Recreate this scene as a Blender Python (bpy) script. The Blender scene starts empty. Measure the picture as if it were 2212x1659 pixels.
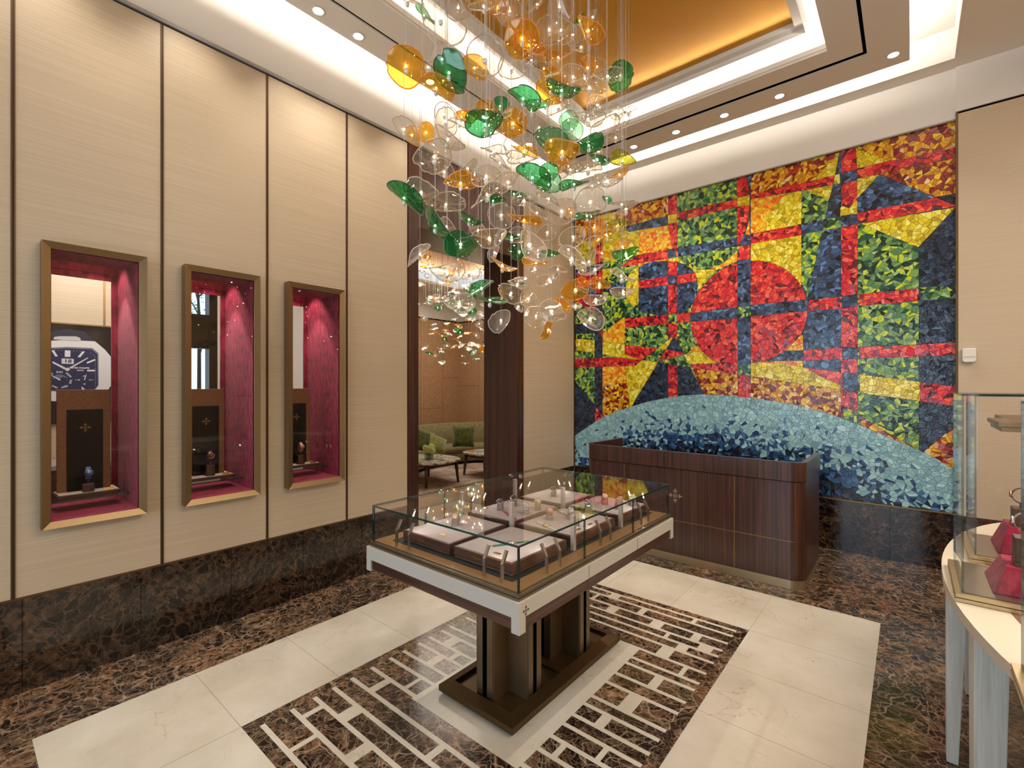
import bpy, bmesh, math, random
from mathutils import Vector, Matrix
random.seed(7)
R = math.radians
sc = bpy.context.scene
COL = sc.collection

# ------------------------------------------------------------------ camera
F_PX, YAW, HOR = 1023.53, 0.69797, 833.05          # focal length in pixels of a 2212 px wide frame, yaw, horizon row
CAM = Vector((3.764, 0.0, 1.7))
cam_d = bpy.data.cameras.new('camera')
cam_d.sensor_width = 36.0
cam_d.lens = F_PX / 2212 * 36
cam_d.shift_y = (HOR - 829.5) / 2212
cam_d.clip_start = 0.02
cam = bpy.data.objects.new('camera', cam_d)
cam.location = CAM
cam.rotation_euler = (R(90), 0, YAW)
COL.objects.link(cam)
sc.camera = cam
FW = Vector((-math.sin(YAW), math.cos(YAW), 0)); RT = Vector((math.cos(YAW), math.sin(YAW), 0)); UP = Vector((0, 0, 1))
def ray(u, v): return FW + RT * ((u - 1106) / F_PX) + UP * ((HOR - v) / F_PX)
def at(u, v, axis, val):
    d = ray(u, v); t = (val - CAM[axis]) / d[axis]
    return CAM + d * t

# ------------------------------------------------------------------ view, world
sc.view_settings.view_transform = 'Standard'
sc.view_settings.look = 'None'
sc.view_settings.gamma = 1
sc.view_settings.use_curve_mapping = False
sc.view_settings.exposure = -0.08
sc.cycles.transparent_max_bounces = 64
sc.cycles.max_bounces = 10
sc.cycles.sample_clamp_indirect = 4.0
sc.cycles.caustics_reflective = False
sc.cycles.caustics_refractive = False
w = bpy.data.worlds.new('world'); sc.world = w; w.use_nodes = True
bg = w.node_tree.nodes['Background']
bg.inputs[0].default_value = (0.62, 0.78, 1.0, 1); bg.inputs[1].default_value = 1.6

WARM = (1.0, 0.92, 0.83); NEUT = (1.0, 0.95, 0.9); COOL = (0.72, 0.87, 1.0)
def area(name, loc, target, sx, sy, power, color=WARM):
    d = bpy.data.lights.new(name, 'AREA'); d.shape = 'RECTANGLE'; d.size = sx; d.size_y = sy; d.energy = power; d.color = color
    o = bpy.data.objects.new(name, d); COL.objects.link(o); o.location = loc
    v = Vector(target) - Vector(loc)
    q = v.to_track_quat('-Z', 'Y'); o.rotation_euler = q.to_euler()
    return o
def strip(name, a, b, aim, width, power, color=WARM):
    """LED strip from a to b shining towards direction aim"""
    a, b, aim = Vector(a), Vector(b), Vector(aim).normalized()
    d = bpy.data.lights.new(name, 'AREA'); d.shape = 'RECTANGLE'; d.size = (b - a).length; d.size_y = width; d.energy = power; d.color = color
    o = bpy.data.objects.new(name, d); COL.objects.link(o)
    x = (b - a).normalized(); z = -aim; z = (z - x * z.dot(x)).normalized(); y = z.cross(x)
    m = Matrix((x, y, z)).transposed().to_4x4(); m.translation = (a + b) / 2
    o.matrix_world = m
    return o
def spot(name, loc, target, power, cone=70, blend=0.6, color=WARM, radius=0.03):
    d = bpy.data.lights.new(name, 'SPOT'); d.energy = power; d.spot_size = R(cone); d.spot_blend = blend; d.color = color; d.shadow_soft_size = radius
    o = bpy.data.objects.new(name, d); COL.objects.link(o); o.location = loc
    o.rotation_euler = (Vector(target) - Vector(loc)).to_track_quat('-Z', 'Y').to_euler()
    return o
# heights and plan sizes shared by light and structure
ZT, ZS, ZC = 4.50, 4.585, 4.86            # tray underside, perimeter soffit, ceiling above
TX0, TX1, TY0, TY1 = 0.285, 3.765, -0.70, 5.32   # tray outline
OX0, OX1, OY0, OY1 = 0.813, 3.237, -0.13, 4.73   # opening in the tray
YM = 5.92                                   # mosaic wall
# LED strips lying on top of the tray: outer edge
P_OUT, P_IN = 29, 17
strip('led_strip', (TX0 + .07, TY0, ZT + .09), (TX0 + .07, TY1, ZT + .09), (-1, 0, .8), .05, P_OUT * 1.15)
strip('led_strip', (TX0, TY1 - .07, ZT + .09), (TX1, TY1 - .07, ZT + .09), (0, .45, 1), .05, P_OUT * 1.2)
strip('led_strip', (TX1 - .07, TY0, ZT + .09), (TX1 - .07, TY1, ZT + .09), (.15, 0, 1), .05, P_OUT * 1.4)
strip('led_strip', (OX0 - .06, OY0, ZT + .08), (OX0 - .06, OY1, ZT + .08), (.15, 0, 1), .05, P_IN * 1.3)
strip('led_strip', (OX1 + .06, OY0, ZT + .08), (OX1 + .06, OY1, ZT + .08), (-.15, 0, 1), .05, P_IN * 1.3)
strip('led_strip', (OX0, OY1 + .06, ZT + .08), (OX1, OY1 + .06, ZT + .08), (0, -.15, 1), .05, P_IN)
strip('led_strip', (OX0, OY0 - .06, ZT + .08), (OX1, OY0 - .06, ZT + .08), (0, .15, 1), .05, P_IN)
DOWN = [(.381, y) for y in (.3, 1.04, 1.78, 2.116, 2.86, 3.6, 4.34)] + [(x, 5.17) for x in (.785, 1.29, 1.79, 2.296, 2.802)] + [(3.66, 5.144)] + [(3.66, y) for y in (3.9, 2.8, 1.7, .6)]  # last group: unseen right-hand beams added for lighting, no fittings built
for i, (x, y) in enumerate(DOWN):
    tx, ty = x, y
    if y > 5.1 and x < 3.5: ty = y + .25
    if x < .5: tx = x - .02
    spot('downlight_beam', (x, y, ZT - .012), (tx, ty, 0), 50, 96, .7, WARM, .03)
# daylight through the shop front behind the camera
area('daylight_window_light', (2.2, -2.9, 1.9), (2.2, 0, 1.2), 4.0, 2.6, 110, COOL)
# warm fill lamp added in the unseen room on the right
area('side_room_fill', (6.3, 2.4, 4.4), (6.3, 2.4, 0), 1.6, 3.0, 215, (1.0, .90, .78))
# room beyond the doorway and the room seen through the niches
area('lounge_light', (-2.9, 6.3, 3.72), (-2.9, 6.3, 0), 2.6, 2.6, 88, WARM)
area('passage_light', (-1.55, .9, 3.3), (-2.4, .9, 1.2), .8, 2.6, 60, NEUT)

# ------------------------------------------------------------------ materials
def lin(c):
    return tuple(((x / 255) / 12.92 if x / 255 <= .04045 else ((x / 255 + .055) / 1.055) ** 2.4) for x in c[:3])
def new_mat(name):
    m = bpy.data.materials.new(name); m.use_nodes = True
    nt = m.node_tree; b = nt.nodes['Principled BSDF']
    return m, nt, b
def mat(name, rgb, rough=.5, metal=0.0, spec=.5, coat=0.0, emit=None, estr=0.0, sheen=0.0, bump=0.0, bscale=60.0):
    m, nt, b = new_mat(name)
    b.inputs['Base Color'].default_value = (*lin(rgb), 1)
    b.inputs['Roughness'].default_value = rough; b.inputs['Metallic'].default_value = metal
    b.inputs['Specular IOR Level'].default_value = spec; b.inputs['Coat Weight'].default_value = coat
    b.inputs['Sheen Weight'].default_value = sheen
    if emit: b.inputs['Emission Color'].default_value = (*lin(emit), 1); b.inputs['Emission Strength'].default_value = estr
    if bump:
        t = nt.nodes.new('ShaderNodeTexCoord'); n = nt.nodes.new('ShaderNodeTexNoise'); n.inputs['Scale'].default_value = bscale; n.inputs['Detail'].default_value = 4
        bp = nt.nodes.new('ShaderNodeBump'); bp.inputs['Strength'].default_value = bump; bp.inputs['Distance'].default_value = .01
        nt.links.new(t.outputs['Object'], n.inputs['Vector']); nt.links.new(n.outputs['Fac'], bp.inputs['Height']); nt.links.new(bp.outputs[0], b.inputs['Normal'])
    return m
def N(nt, t, **kw):
    n = nt.nodes.new('ShaderNode' + t)
    for k, v in kw.items():
        if hasattr(n, k) and k not in n.inputs: setattr(n, k, v)
        else: n.inputs[k].default_value = v
    return n
def ramp(nt, src, stops, interp='LINEAR'):
    r = nt.nodes.new('ShaderNodeValToRGB'); r.color_ramp.interpolation = interp
    e = r.color_ramp.elements
    while len(e) < len(stops): e.new(.5)
    for i, (p, c) in enumerate(stops):
        e[i].position = p; e[i].color = (*lin(c), 1)
    nt.links.new(src, r.inputs[0]); return r.outputs[0]
def mixc(nt, fac, a, b, mode='MIX'):
    m = nt.nodes.new('ShaderNodeMix'); m.data_type = 'RGBA'; m.blend_type = mode
    if isinstance(fac, float): m.inputs[0].default_value = fac
    else: nt.links.new(fac, m.inputs[0])
    for i, x in ((6, a), (7, b)):
        if isinstance(x, tuple): m.inputs[i].default_value = (*lin(x), 1)
        else: nt.links.new(x, m.inputs[i])
    return m.outputs[2]
def grain(name, stops, scale, rough=.45, coat=0.0, bump=.12, fine=1.0, var=(.86, 1.06), spec=.5):
    """stretched-noise veneer; scale = mapping scale on x, y, z of the object space"""
    m, nt, b = new_mat(name)
    tc = N(nt, 'TexCoord'); mp = N(nt, 'Mapping'); mp.inputs['Scale'].default_value = scale
    nt.links.new(tc.outputs['Object'], mp.inputs[0])
    n1 = N(nt, 'TexNoise', Scale=1.0 * fine, Detail=6.0, Roughness=.65); nt.links.new(mp.outputs[0], n1.inputs['Vector'])
    c = ramp(nt, n1.outputs['Fac'], stops)
    n2 = N(nt, 'TexNoise', Scale=3.2 * fine, Detail=3.0); nt.links.new(mp.outputs[0], n2.inputs['Vector'])
    r2 = nt.nodes.new('ShaderNodeMapRange'); r2.inputs[1].default_value = .3; r2.inputs[2].default_value = .7; r2.inputs[3].default_value = var[0]; r2.inputs[4].default_value = var[1]; b.inputs['Specular IOR Level'].default_value = spec
    nt.links.new(n2.outputs['Fac'], r2.inputs[0])
    v = nt.nodes.new('ShaderNodeVectorMath'); v.operation = 'SCALE'; nt.links.new(c, v.inputs[0]); nt.links.new(r2.outputs[0], v.inputs['Scale'])
    nt.links.new(v.outputs[0], b.inputs['Base Color'])
    b.inputs['Roughness'].default_value = rough; b.inputs['Coat Weight'].default_value = coat; b.inputs['Coat Roughness'].default_value = .12
    if bump:
        bp = N(nt, 'Bump', Strength=bump, Distance=.004); nt.links.new(n1.outputs['Fac'], bp.inputs['Height']); nt.links.new(bp.outputs[0], b.inputs['Normal'])
    return m
def marble_dark(name, rough=.12, tone=1.0, vein_c=(208, 185, 158), veinamt=.75):
    """brown brecciated marble: dark rounded pebbles of several sizes in a finely veined tan matrix"""
    m, nt, b = new_mat(name); L = nt.links
    def math_(op, a, c, clamp=False):
        n = nt.nodes.new('ShaderNodeMath'); n.operation = op; n.use_clamp = clamp
        for k, x in enumerate((a, c)):
            if isinstance(x, (int, float)): n.inputs[k].default_value = x
            else: L.new(x, n.inputs[k])
        return n.outputs[0]
    def rng(src, a, c, d, e):
        n = nt.nodes.new('ShaderNodeMapRange'); n.clamp = True
        for k, x in enumerate((a, c, d, e)): n.inputs[k + 1].default_value = x
        L.new(src, n.inputs[0]); return n.outputs[0]
    tc = N(nt, 'TexCoord')
    def warp(src, scale, amp, detail=3.0):
        nz = N(nt, 'TexNoise', Scale=scale, Detail=detail); L.new(tc.outputs['Object'], nz.inputs['Vector'])
        v = nt.nodes.new('ShaderNodeVectorMath'); v.operation = 'MULTIPLY_ADD'; L.new(nz.outputs['Color'], v.inputs[0]); v.inputs[1].default_value = (amp, amp, amp); L.new(src, v.inputs[2]); return v.outputs[0]
    p = warp(warp(tc.outputs['Object'], 2.2, .30), 14.0, .028)
    fine = N(nt, 'TexNoise', Scale=26.0, Detail=12.0, Roughness=.78); L.new(p, fine.inputs['Vector'])
    broad = N(nt, 'TexNoise', Scale=2.6, Detail=5.0, Roughness=.6); L.new(p, broad.inputs['Vector'])
    base = ramp(nt, fine.outputs['Fac'], [(.34, (50, 36, 27)), (.45, (94, 71, 53)), (.54, (128, 99, 75)), (.66, (178, 145, 114))])
    tint = ramp(nt, broad.outputs['Fac'], [(.38, (118, 110, 106)), (.5, (226, 218, 210)), (.62, (255, 232, 206))])
    c = mixc(nt, 1.0, base, tint, 'MULTIPLY')
    veins = None
    for sc_, w0, amt in ((8.0, .03, 1.0), (20.0, .06, .75), (46.0, .11, .35)):
        e = N(nt, 'TexVoronoi', Scale=sc_); e.feature = 'DISTANCE_TO_EDGE'; L.new(p, e.inputs['Vector'])
        f = N(nt, 'TexVoronoi', Scale=sc_); L.new(p, f.inputs['Vector'])
        sp_ = nt.nodes.new('ShaderNodeSeparateColor'); L.new(f.outputs['Color'], sp_.inputs[0])
        gate = rng(sp_.outputs[0], .62, .66, 0, 1)
        peb = math_('MULTIPLY', gate, rng(e.outputs['Distance'], .06, .16, 0, 1))
        c = mixc(nt, math_('MULTIPLY', peb, .92 if sc_ > 12 else .6), c, (24, 15, 11))
        v = math_('MULTIPLY', rng(e.outputs['Distance'], 0, w0, 1, 0), math_('MULTIPLY', rng(sp_.outputs[1], .25, .8, .1, 1), amt))
        veins = v if veins is None else math_('MAXIMUM', veins, v)
    veins = math_('MULTIPLY', veins, rng(fine.outputs['Fac'], .35, .6, .25, 1))
    c = mixc(nt, math_('MULTIPLY', veins, veinamt), c, vein_c)
    if tone != 1.0:
        v = nt.nodes.new('ShaderNodeVectorMath'); v.operation = 'SCALE'; v.inputs['Scale'].default_value = tone; L.new(c, v.inputs[0]); c = v.outputs[0]
    L.new(c, b.inputs['Base Color']); b.inputs['Roughness'].default_value = rough
    return m
def marble_cream(name):
    m, nt, b = new_mat(name)
    tc = N(nt, 'TexCoord')
    n1 = N(nt, 'TexNoise', Scale=1.6, Detail=7.0, Roughness=.6); nt.links.new(tc.outputs['Object'], n1.inputs['Vector'])
    base = ramp(nt, n1.outputs['Fac'], [(.3, (182, 169, 149)), (.5, (199, 188, 169)), (.7, (212, 202, 186))])
    sub = nt.nodes.new('ShaderNodeVectorMath'); sub.operation = 'MULTIPLY_ADD'; nt.links.new(n1.outputs['Color'], sub.inputs[0]); sub.inputs[1].default_value = (.9, .9, .9); nt.links.new(tc.outputs['Object'], sub.inputs[2])
    v1 = N(nt, 'TexVoronoi', Scale=2.6); v1.feature = 'DISTANCE_TO_EDGE'; nt.links.new(sub.outputs[0], v1.inputs['Vector'])
    vein = ramp(nt, v1.outputs['Distance'], [(.0, (255, 255, 255)), (.012, (0, 0, 0))])
    n3 = N(nt, 'TexNoise', Scale=2.4, Detail=4.0); nt.links.new(tc.outputs['Object'], n3.inputs['Vector'])
    mk = ramp(nt, n3.outputs['Fac'], [(.46, (0, 0, 0)), (.62, (200, 200, 200))])
    fm = nt.nodes.new('ShaderNodeMath'); fm.operation = 'MULTIPLY'; nt.links.new(vein, fm.inputs[0]); nt.links.new(mk, fm.inputs[1])
    c = mixc(nt, fm.outputs[0], base, (150, 120, 88))
    nt.links.new(c, b.inputs['Base Color']); b.inputs['Roughness'].default_value = .2; b.inputs['Specular IOR Level'].default_value = .35
    return m
def velvet(name, dark, light, scale=26.0, sheen=.6, stretch=(1, 1, 1)):
    m, nt, b = new_mat(name)
    tc = N(nt, 'TexCoord'); mp = N(nt, 'Mapping'); mp.inputs['Scale'].default_value = stretch; nt.links.new(tc.outputs['Object'], mp.inputs[0])
    n = N(nt, 'TexNoise', Scale=scale, Detail=6.0, Roughness=.7); nt.links.new(mp.outputs[0], n.inputs['Vector'])
    c = ramp(nt, n.outputs['Fac'], [(.34, dark), (.62, light)])
    nt.links.new(c, b.inputs['Base Color']); b.inputs['Roughness'].default_value = .85; b.inputs['Sheen Weight'].default_value = sheen; b.inputs['Specular IOR Level'].default_value = .2
    return m
def thin_glass(name, tint=(255, 255, 255), base=.05, edge=.75, body=0.0, bodycol=(255, 255, 255), rough=.02, powr=3.0):
    """thin clear glass: transmits straight through, mirrors more at grazing angles"""
    m = bpy.data.materials.new(name); m.use_nodes = True; nt = m.node_tree; nt.nodes.clear()
    out = nt.nodes.new('ShaderNodeOutputMaterial')
    tr = nt.nodes.new('ShaderNodeBsdfTransparent'); tr.inputs[0].default_value = (*lin(tint), 1)
    gl = nt.nodes.new('ShaderNodeBsdfGlossy'); gl.inputs['Roughness'].default_value = rough; gl.inputs[0].default_value = (1, 1, 1, 1)
    lw = nt.nodes.new('ShaderNodeLayerWeight'); lw.inputs['Blend'].default_value = .5
    pw = nt.nodes.new('ShaderNodeMath'); pw.operation = 'POWER'; pw.inputs[1].default_value = powr; nt.links.new(lw.outputs['Facing'], pw.inputs[0])
    mr = nt.nodes.new('ShaderNodeMapRange'); mr.inputs[3].default_value = base; mr.inputs[4].default_value = edge; nt.links.new(pw.outputs[0], mr.inputs[0])
    mx = nt.nodes.new('ShaderNodeMixShader'); nt.links.new(mr.outputs[0], mx.inputs[0]); nt.links.new(tr.outputs[0], mx.inputs[1]); nt.links.new(gl.outputs[0], mx.inputs[2])
    last = mx.outputs[0]
    if body > 0:
        df = nt.nodes.new('ShaderNodeBsdfDiffuse'); df.inputs[0].default_value = (*lin(bodycol), 1)
        tl = nt.nodes.new('ShaderNodeBsdfTranslucent'); tl.inputs[0].default_value = (*lin(bodycol), 1)
        m1 = nt.nodes.new('ShaderNodeMixShader'); m1.inputs[0].default_value = .5; nt.links.new(df.outputs[0], m1.inputs[1]); nt.links.new(tl.outputs[0], m1.inputs[2])
        m2 = nt.nodes.new('ShaderNodeMixShader'); m2.inputs[0].default_value = body; nt.links.new(last, m2.inputs[1]); nt.links.new(m1.outputs[0], m2.inputs[2]); last = m2.outputs[0]
    nt.links.new(last, out.inputs[0]); return m

M = {}
BE = [(.30, (188, 167, 138)), (.5, (197, 176, 147)), (.7, (206, 186, 158))]
M['veneer_y'] = grain('pale_veneer_side', BE, (30, .7, 130), rough=.42, bump=.05, var=(.93, 1.03))      # grain running along y
M['veneer_x'] = grain('pale_veneer_end', BE, (.7, 30, 130), rough=.42, bump=.05, var=(.93, 1.03))       # grain running along x
DW = [(.30, (38, 20, 15)), (.5, (66, 37, 27)), (.72, (96, 58, 42))]
M['wood_v'] = grain('dark_wood_upright', DW, (60, 60, .8), rough=.3, coat=.25)
M['wood_x'] = grain('dark_wood_long_x', DW, (1.2, 60, 90), rough=.32, coat=.2)
M['wood_y'] = grain('dark_wood_long_y', DW, (60, 1.2, 90), rough=.32, coat=.2)
WN = [(.30, (42, 25, 19)), (.5, (68, 41, 30)), (.72, (98, 62, 45))]
M['walnut_x'] = grain('walnut_x', WN, (3, 90, 150), rough=.3, coat=.3)
M['walnut_y'] = grain('walnut_y', WN, (90, 3, 150), rough=.3, coat=.3)
M['walnut_v'] = grain('walnut_v', WN, (90, 90, 4), rough=.35)
M['marble'] = marble_dark('brown_marble_floor', .17)
M['marble_wall'] = marble_dark('brown_marble_wall', .1, .34, (190, 166, 144), .6)
M['cream'] = marble_cream('cream_marble')
M['joint'] = mat('stone_joint', (120, 100, 78), .7)
M['white'] = mat('white_plaster', (232, 226, 218), .85)
M['soffit'] = mat('taupe_paint', (238, 230, 218), .85)
M['shadow_gap'] = mat('dark_reveal', (38, 34, 30), .7)
M['greystrip'] = mat('grey_strip', (150, 144, 138), .6)
M['brass'] = mat('brushed_brass', (150, 118, 78), .38, 1.0)
M['brass_dark'] = mat('seam_bronze', (104, 78, 50), .45, .8)
M['bronze'] = mat('brushed_bronze', (146, 122, 88), .38, .9, bump=.03, bscale=300)
M['bronze_dark'] = mat('dark_bronze', (62, 48, 33), .4, .9)
M['bronze_pillar'] = mat('pillar_bronze', (138, 116, 88), .38, .9, bump=.03, bscale=300)
M['champagne'] = mat('champagne_metal', (190, 170, 134), .38, .9)
M['steel'] = mat('satin_steel', (176, 168, 156), .28, 1.0)
M['chrome'] = mat('polished_steel', (225, 225, 225), .12, 1.0)
M['gold'] = mat('yellow_gold', (226, 184, 96), .25, 1.0)
M['rose'] = mat('rose_gold', (206, 150, 112), .22, 1.0)
M['black'] = mat('black', (12, 12, 13), .5)
M['slot'] = mat('black_slot', (6, 6, 6), .9, spec=0.0)
M['whitepaint'] = mat('white_lacquer', (226, 220, 210), .4)
M['base_bronze'] = mat('base_bronze', (92, 72, 44), .42, .85)
M['bronze_step'] = mat('step_bronze', (140, 124, 102), .36, .9)
M['tablewhite'] = mat('bone_lacquer', (186, 178, 166), .45)
M['leather'] = mat('taupe_suede', (152, 136, 128), .8, sheen=.3, bump=.05, bscale=200)
M['paleleather'] = mat('pale_leather', (204, 190, 168), .7)
M['velvet'] = velvet('crimson_velvet', (92, 12, 34), (156, 32, 64), 30, .08, (1, 1, .45))
M['greenvelvet'] = velvet('olive_velvet', (38, 46, 6), (88, 96, 18), 12, .8)
M['olive'] = velvet('olive_upholstery', (104, 98, 62), (138, 130, 88), 20, .4)
M['lamp'] = mat('lamp_lens', (255, 250, 240), .5, emit=(255, 240, 220), estr=14)
M['led'] = mat('led_face', (255, 255, 255), .5, emit=(255, 244, 228), estr=26)
M['bulb'] = mat('bulb_glow', (255, 250, 240), .3, emit=(255, 228, 190), estr=130)
M['crystal'] = mat('crystal_holder', (236, 232, 224), .12, .35)
M['cable'] = mat('pendant_cable', (196, 192, 190), .3, .5)
M['caseglass'] = thin_glass('case_glass', (255, 255, 255), .018, .6, powr=3.4)
M['glassedge'] = thin_glass('glass_edge', (40, 92, 84), .22, .7, .45, (34, 84, 78), .08, 1.5)
M['nicheglass'] = thin_glass('niche_glass', (255, 255, 255), .012, .4, powr=4.5)
M['g_clear'] = thin_glass('clear_blown_glass', (250, 248, 245), .05, .5, .06, (250, 242, 232), .04, 2.0)
M['g_green'] = thin_glass('green_blown_glass', (140, 210, 172), .05, .5, .12, (50, 170, 106), .04, 2.0)
M['g_sea'] = thin_glass('pale_green_blown_glass', (196, 232, 212), .05, .5, .08, (130, 205, 165), .04, 2.0)
M['g_amber'] = thin_glass('amber_blown_glass', (254, 228, 146), .05, .5, .13, (255, 204, 70), .04, 2.0)
M['g_lime'] = thin_glass('yellow_green_blown_glass', (226, 230, 130), .05, .5, .12, (200, 210, 60), .04, 2.0)
M['r_clear'] = thin_glass('clear_glass_rim', (214, 202, 184), .25, .8, .42, (250, 240, 224), .05, 1.2)
M['r_green'] = thin_glass('green_glass_rim', (60, 140, 96), .12, .7, .3, (24, 124, 72), .05, 1.2)
M['r_sea'] = thin_glass('pale_green_glass_rim', (110, 180, 140), .15, .7, .3, (90, 170, 130), .05, 1.2)
M['r_amber'] = thin_glass('amber_glass_rim', (252, 204, 96), .12, .7, .4, (255, 190, 54), .05, 1.2)
M['r_lime'] = thin_glass('yellow_green_glass_rim', (200, 170, 30), .12, .7, .35, (210, 180, 30), .05, 1.2)
M['gold_leaf'] = mat('gold_leaf', (206, 150, 46), .45, .6, bump=.12, bscale=9)
M['grout'] = mat('mosaic_grout', (128, 120, 112), .9)

# ------------------------------------------------------------------ mesh helpers
class MB:
    def __init__(self, off=(0, 0, 0)):
        self.v = []; self.f = []; self.m = []; self.s = []; self.off = Vector(off)
    def add(self, verts, faces, mi=0, smooth=False):
        n = len(self.v)
        self.v += [Vector(p) - self.off for p in verts]
        for f in faces:
            self.f.append(tuple(i + n for i in f)); self.m.append(mi); self.s.append(smooth)
        return self
    def box(self, x0, x1, y0, y1, z0, z1, mi=0):
        if x0 > x1: x0, x1 = x1, x0
        if y0 > y1: y0, y1 = y1, y0
        if z0 > z1: z0, z1 = z1, z0
        v = [(x0, y0, z0), (x1, y0, z0), (x1, y1, z0), (x0, y1, z0), (x0, y0, z1), (x1, y0, z1), (x1, y1, z1), (x0, y1, z1)]
        return self.add(v, [(0, 3, 2, 1), (4, 5, 6, 7), (0, 1, 5, 4), (1, 2, 6, 5), (2, 3, 7, 6), (3, 0, 4, 7)], mi)
    def pane(self, x0, x1, y0, y1, z0, z1, thin):
        """glass slab: faces across the thin axis get material 0, edges material 1"""
        n = len(self.m); self.box(x0, x1, y0, y1, z0, z1, 1)
        pairs = {'z': (0, 1), 'y': (2, 4), 'x': (3, 5)}[thin]
        for i in pairs: self.m[n + i] = 0
        return self
    def prism(self, poly, a0, a1, axis='z', mi=0, smooth=False, mside=None):
        """extrude a 2D polygon along an axis; poly gives (x,y), (x,z) or (y,z)"""
        def P(p, a): return {'z': (p[0], p[1], a), 'y': (p[0], a, p[1]), 'x': (a, p[0], p[1])}[axis]
        n = len(poly)
        v = [P(p, a0) for p in poly] + [P(p, a1) for p in poly]
        self.add(v, [tuple(range(n))[::-1], tuple(range(n, 2 * n))], mi)
        self.add(v, [(i, (i + 1) % n, n + (i + 1) % n, n + i) for i in range(n)], mi if mside is None else mside, smooth)
        return self
    def tube(self, pts, r, seg=8, mi=0, caps=True, smooth=True):
        pts = [Vector(p) for p in pts]; rs = r if isinstance(r, (list, tuple)) else [r] * len(pts)
        v = []; f = []; ref = None
        for i, p in enumerate(pts):
            t = (pts[min(i + 1, len(pts) - 1)] - pts[max(i - 1, 0)]).normalized()
            if ref is None: ref = Vector((0, 0, 1)) if abs(t.z) < .9 else Vector((1, 0, 0))
            a = (ref - t * ref.dot(t)).normalized(); b = t.cross(a); ref = a
            for k in range(seg):
                an = 2 * math.pi * k / seg
                v.append(p + (a * math.cos(an) + b * math.sin(an)) * rs[i])
        for i in range(len(pts) - 1):
            for k in range(seg):
                f.append((i * seg + k, i * seg + (k + 1) % seg, (i + 1) * seg + (k + 1) % seg, (i + 1) * seg + k))
        if caps: f += [tuple(range(seg))[::-1], tuple(range((len(pts) - 1) * seg, len(pts) * seg))]
        return self.add(v, f, mi, smooth)
    def lathe(self, prof, c=(0, 0, 0), seg=24, mi=0, mat4=None, smooth=True):
        v = []; f = []
        for (r, z) in prof:
            for k in range(seg):
                a = 2 * math.pi * k / seg; v.append(Vector((r * math.cos(a), r * math.sin(a), z)))
        for i in range(len(prof) - 1):
            for k in range(seg):
                f.append((i * seg + k, i * seg + (k + 1) % seg, (i + 1) * seg + (k + 1) % seg, (i + 1) * seg + k))
        if prof[0][0] > 0: f.append(tuple(range(seg))[::-1])
        if prof[-1][0] > 0: f.append(tuple(range((len(prof) - 1) * seg, len(prof) * seg)))
        v = [(mat4 @ p if mat4 else p + Vector(c)) for p in v]
        return self.add(v, f, mi, smooth)
    def ball(self, c, r, seg=12, rings=7, mi=0, sz=1.0):
        prof = [(max(r * math.sin(math.pi * i / rings), 1e-5), -r * sz * math.cos(math.pi * i / rings)) for i in range(rings + 1)]
        return self.lathe(prof, c, seg, mi)
    def build(self, name, mats, parent=None, bevel=0.0, seg=2, loc=None, sub=0):
        me = bpy.data.meshes.new(name)
        me.from_pydata([tuple(p) for p in self.v], [], self.f)
        if not isinstance(mats, (list, tuple)): mats = [mats]
        for k in mats: me.materials.append(M[k] if isinstance(k, str) else k)
        me.polygons.foreach_set('material_index', self.m); me.polygons.foreach_set('use_smooth', self.s)
        me.update()
        bm = bmesh.new(); bm.from_mesh(me); bmesh.ops.recalc_face_normals(bm, faces=bm.faces)
        if bevel > 0:
            bmesh.ops.remove_doubles(bm, verts=bm.verts, dist=1e-6)
            es = [e for e in bm.edges if len(e.link_faces) == 2 and e.calc_face_angle(0) > R(25)]
            bmesh.ops.bevel(bm, geom=es, offset=bevel, segments=seg, affect='EDGES', profile=.6)
        bm.to_mesh(me); bm.free()
        o = bpy.data.objects.new(name, me); COL.objects.link(o)
        if parent: o.parent = parent
        if loc is not None: o.location = loc
        if sub:
            md = o.modifiers.new('subdivision', 'SUBSURF'); md.levels = sub; md.render_levels = sub
        return o
def tag(o, label, cat, group=None, kind=None):
    if label: o['label'] = label
    if cat: o['category'] = cat
    if group: o['group'] = group
    if kind: o['kind'] = kind
    return o
def struct(o): o['kind'] = 'structure'; return o
def thing(name, loc, label, cat, group=None, rz=0.0):
    o = bpy.data.objects.new(name, None); COL.objects.link(o); o.location = loc; o.rotation_euler = (0, 0, rz); o.empty_display_size = .05
    return tag(o, label, cat, group)
def copy_tree(o, parent=None):
    c = o.copy(); COL.objects.link(c)
    if parent: c.parent = parent
    for ch in list(o.children): copy_tree(ch, c)
    return c
def rrect(x0, x1, y0, y1, r, n=6):
    p = []
    for cx, cy, a0 in ((x1 - r, y1 - r, 0), (x0 + r, y1 - r, 90), (x0 + r, y0 + r, 180), (x1 - r, y0 + r, 270)):
        for k in range(n + 1):
            a = R(a0 + 90 * k / n); p.append((cx + r * math.cos(a), cy + r * math.sin(a)))
    return p
def frame(o, right, up):
    o, r, u = Vector(o), Vector(right).normalized(), Vector(up).normalized()
    m = Matrix((r, u, r.cross(u))).transposed().to_4x4(); m.translation = o; return m
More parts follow.
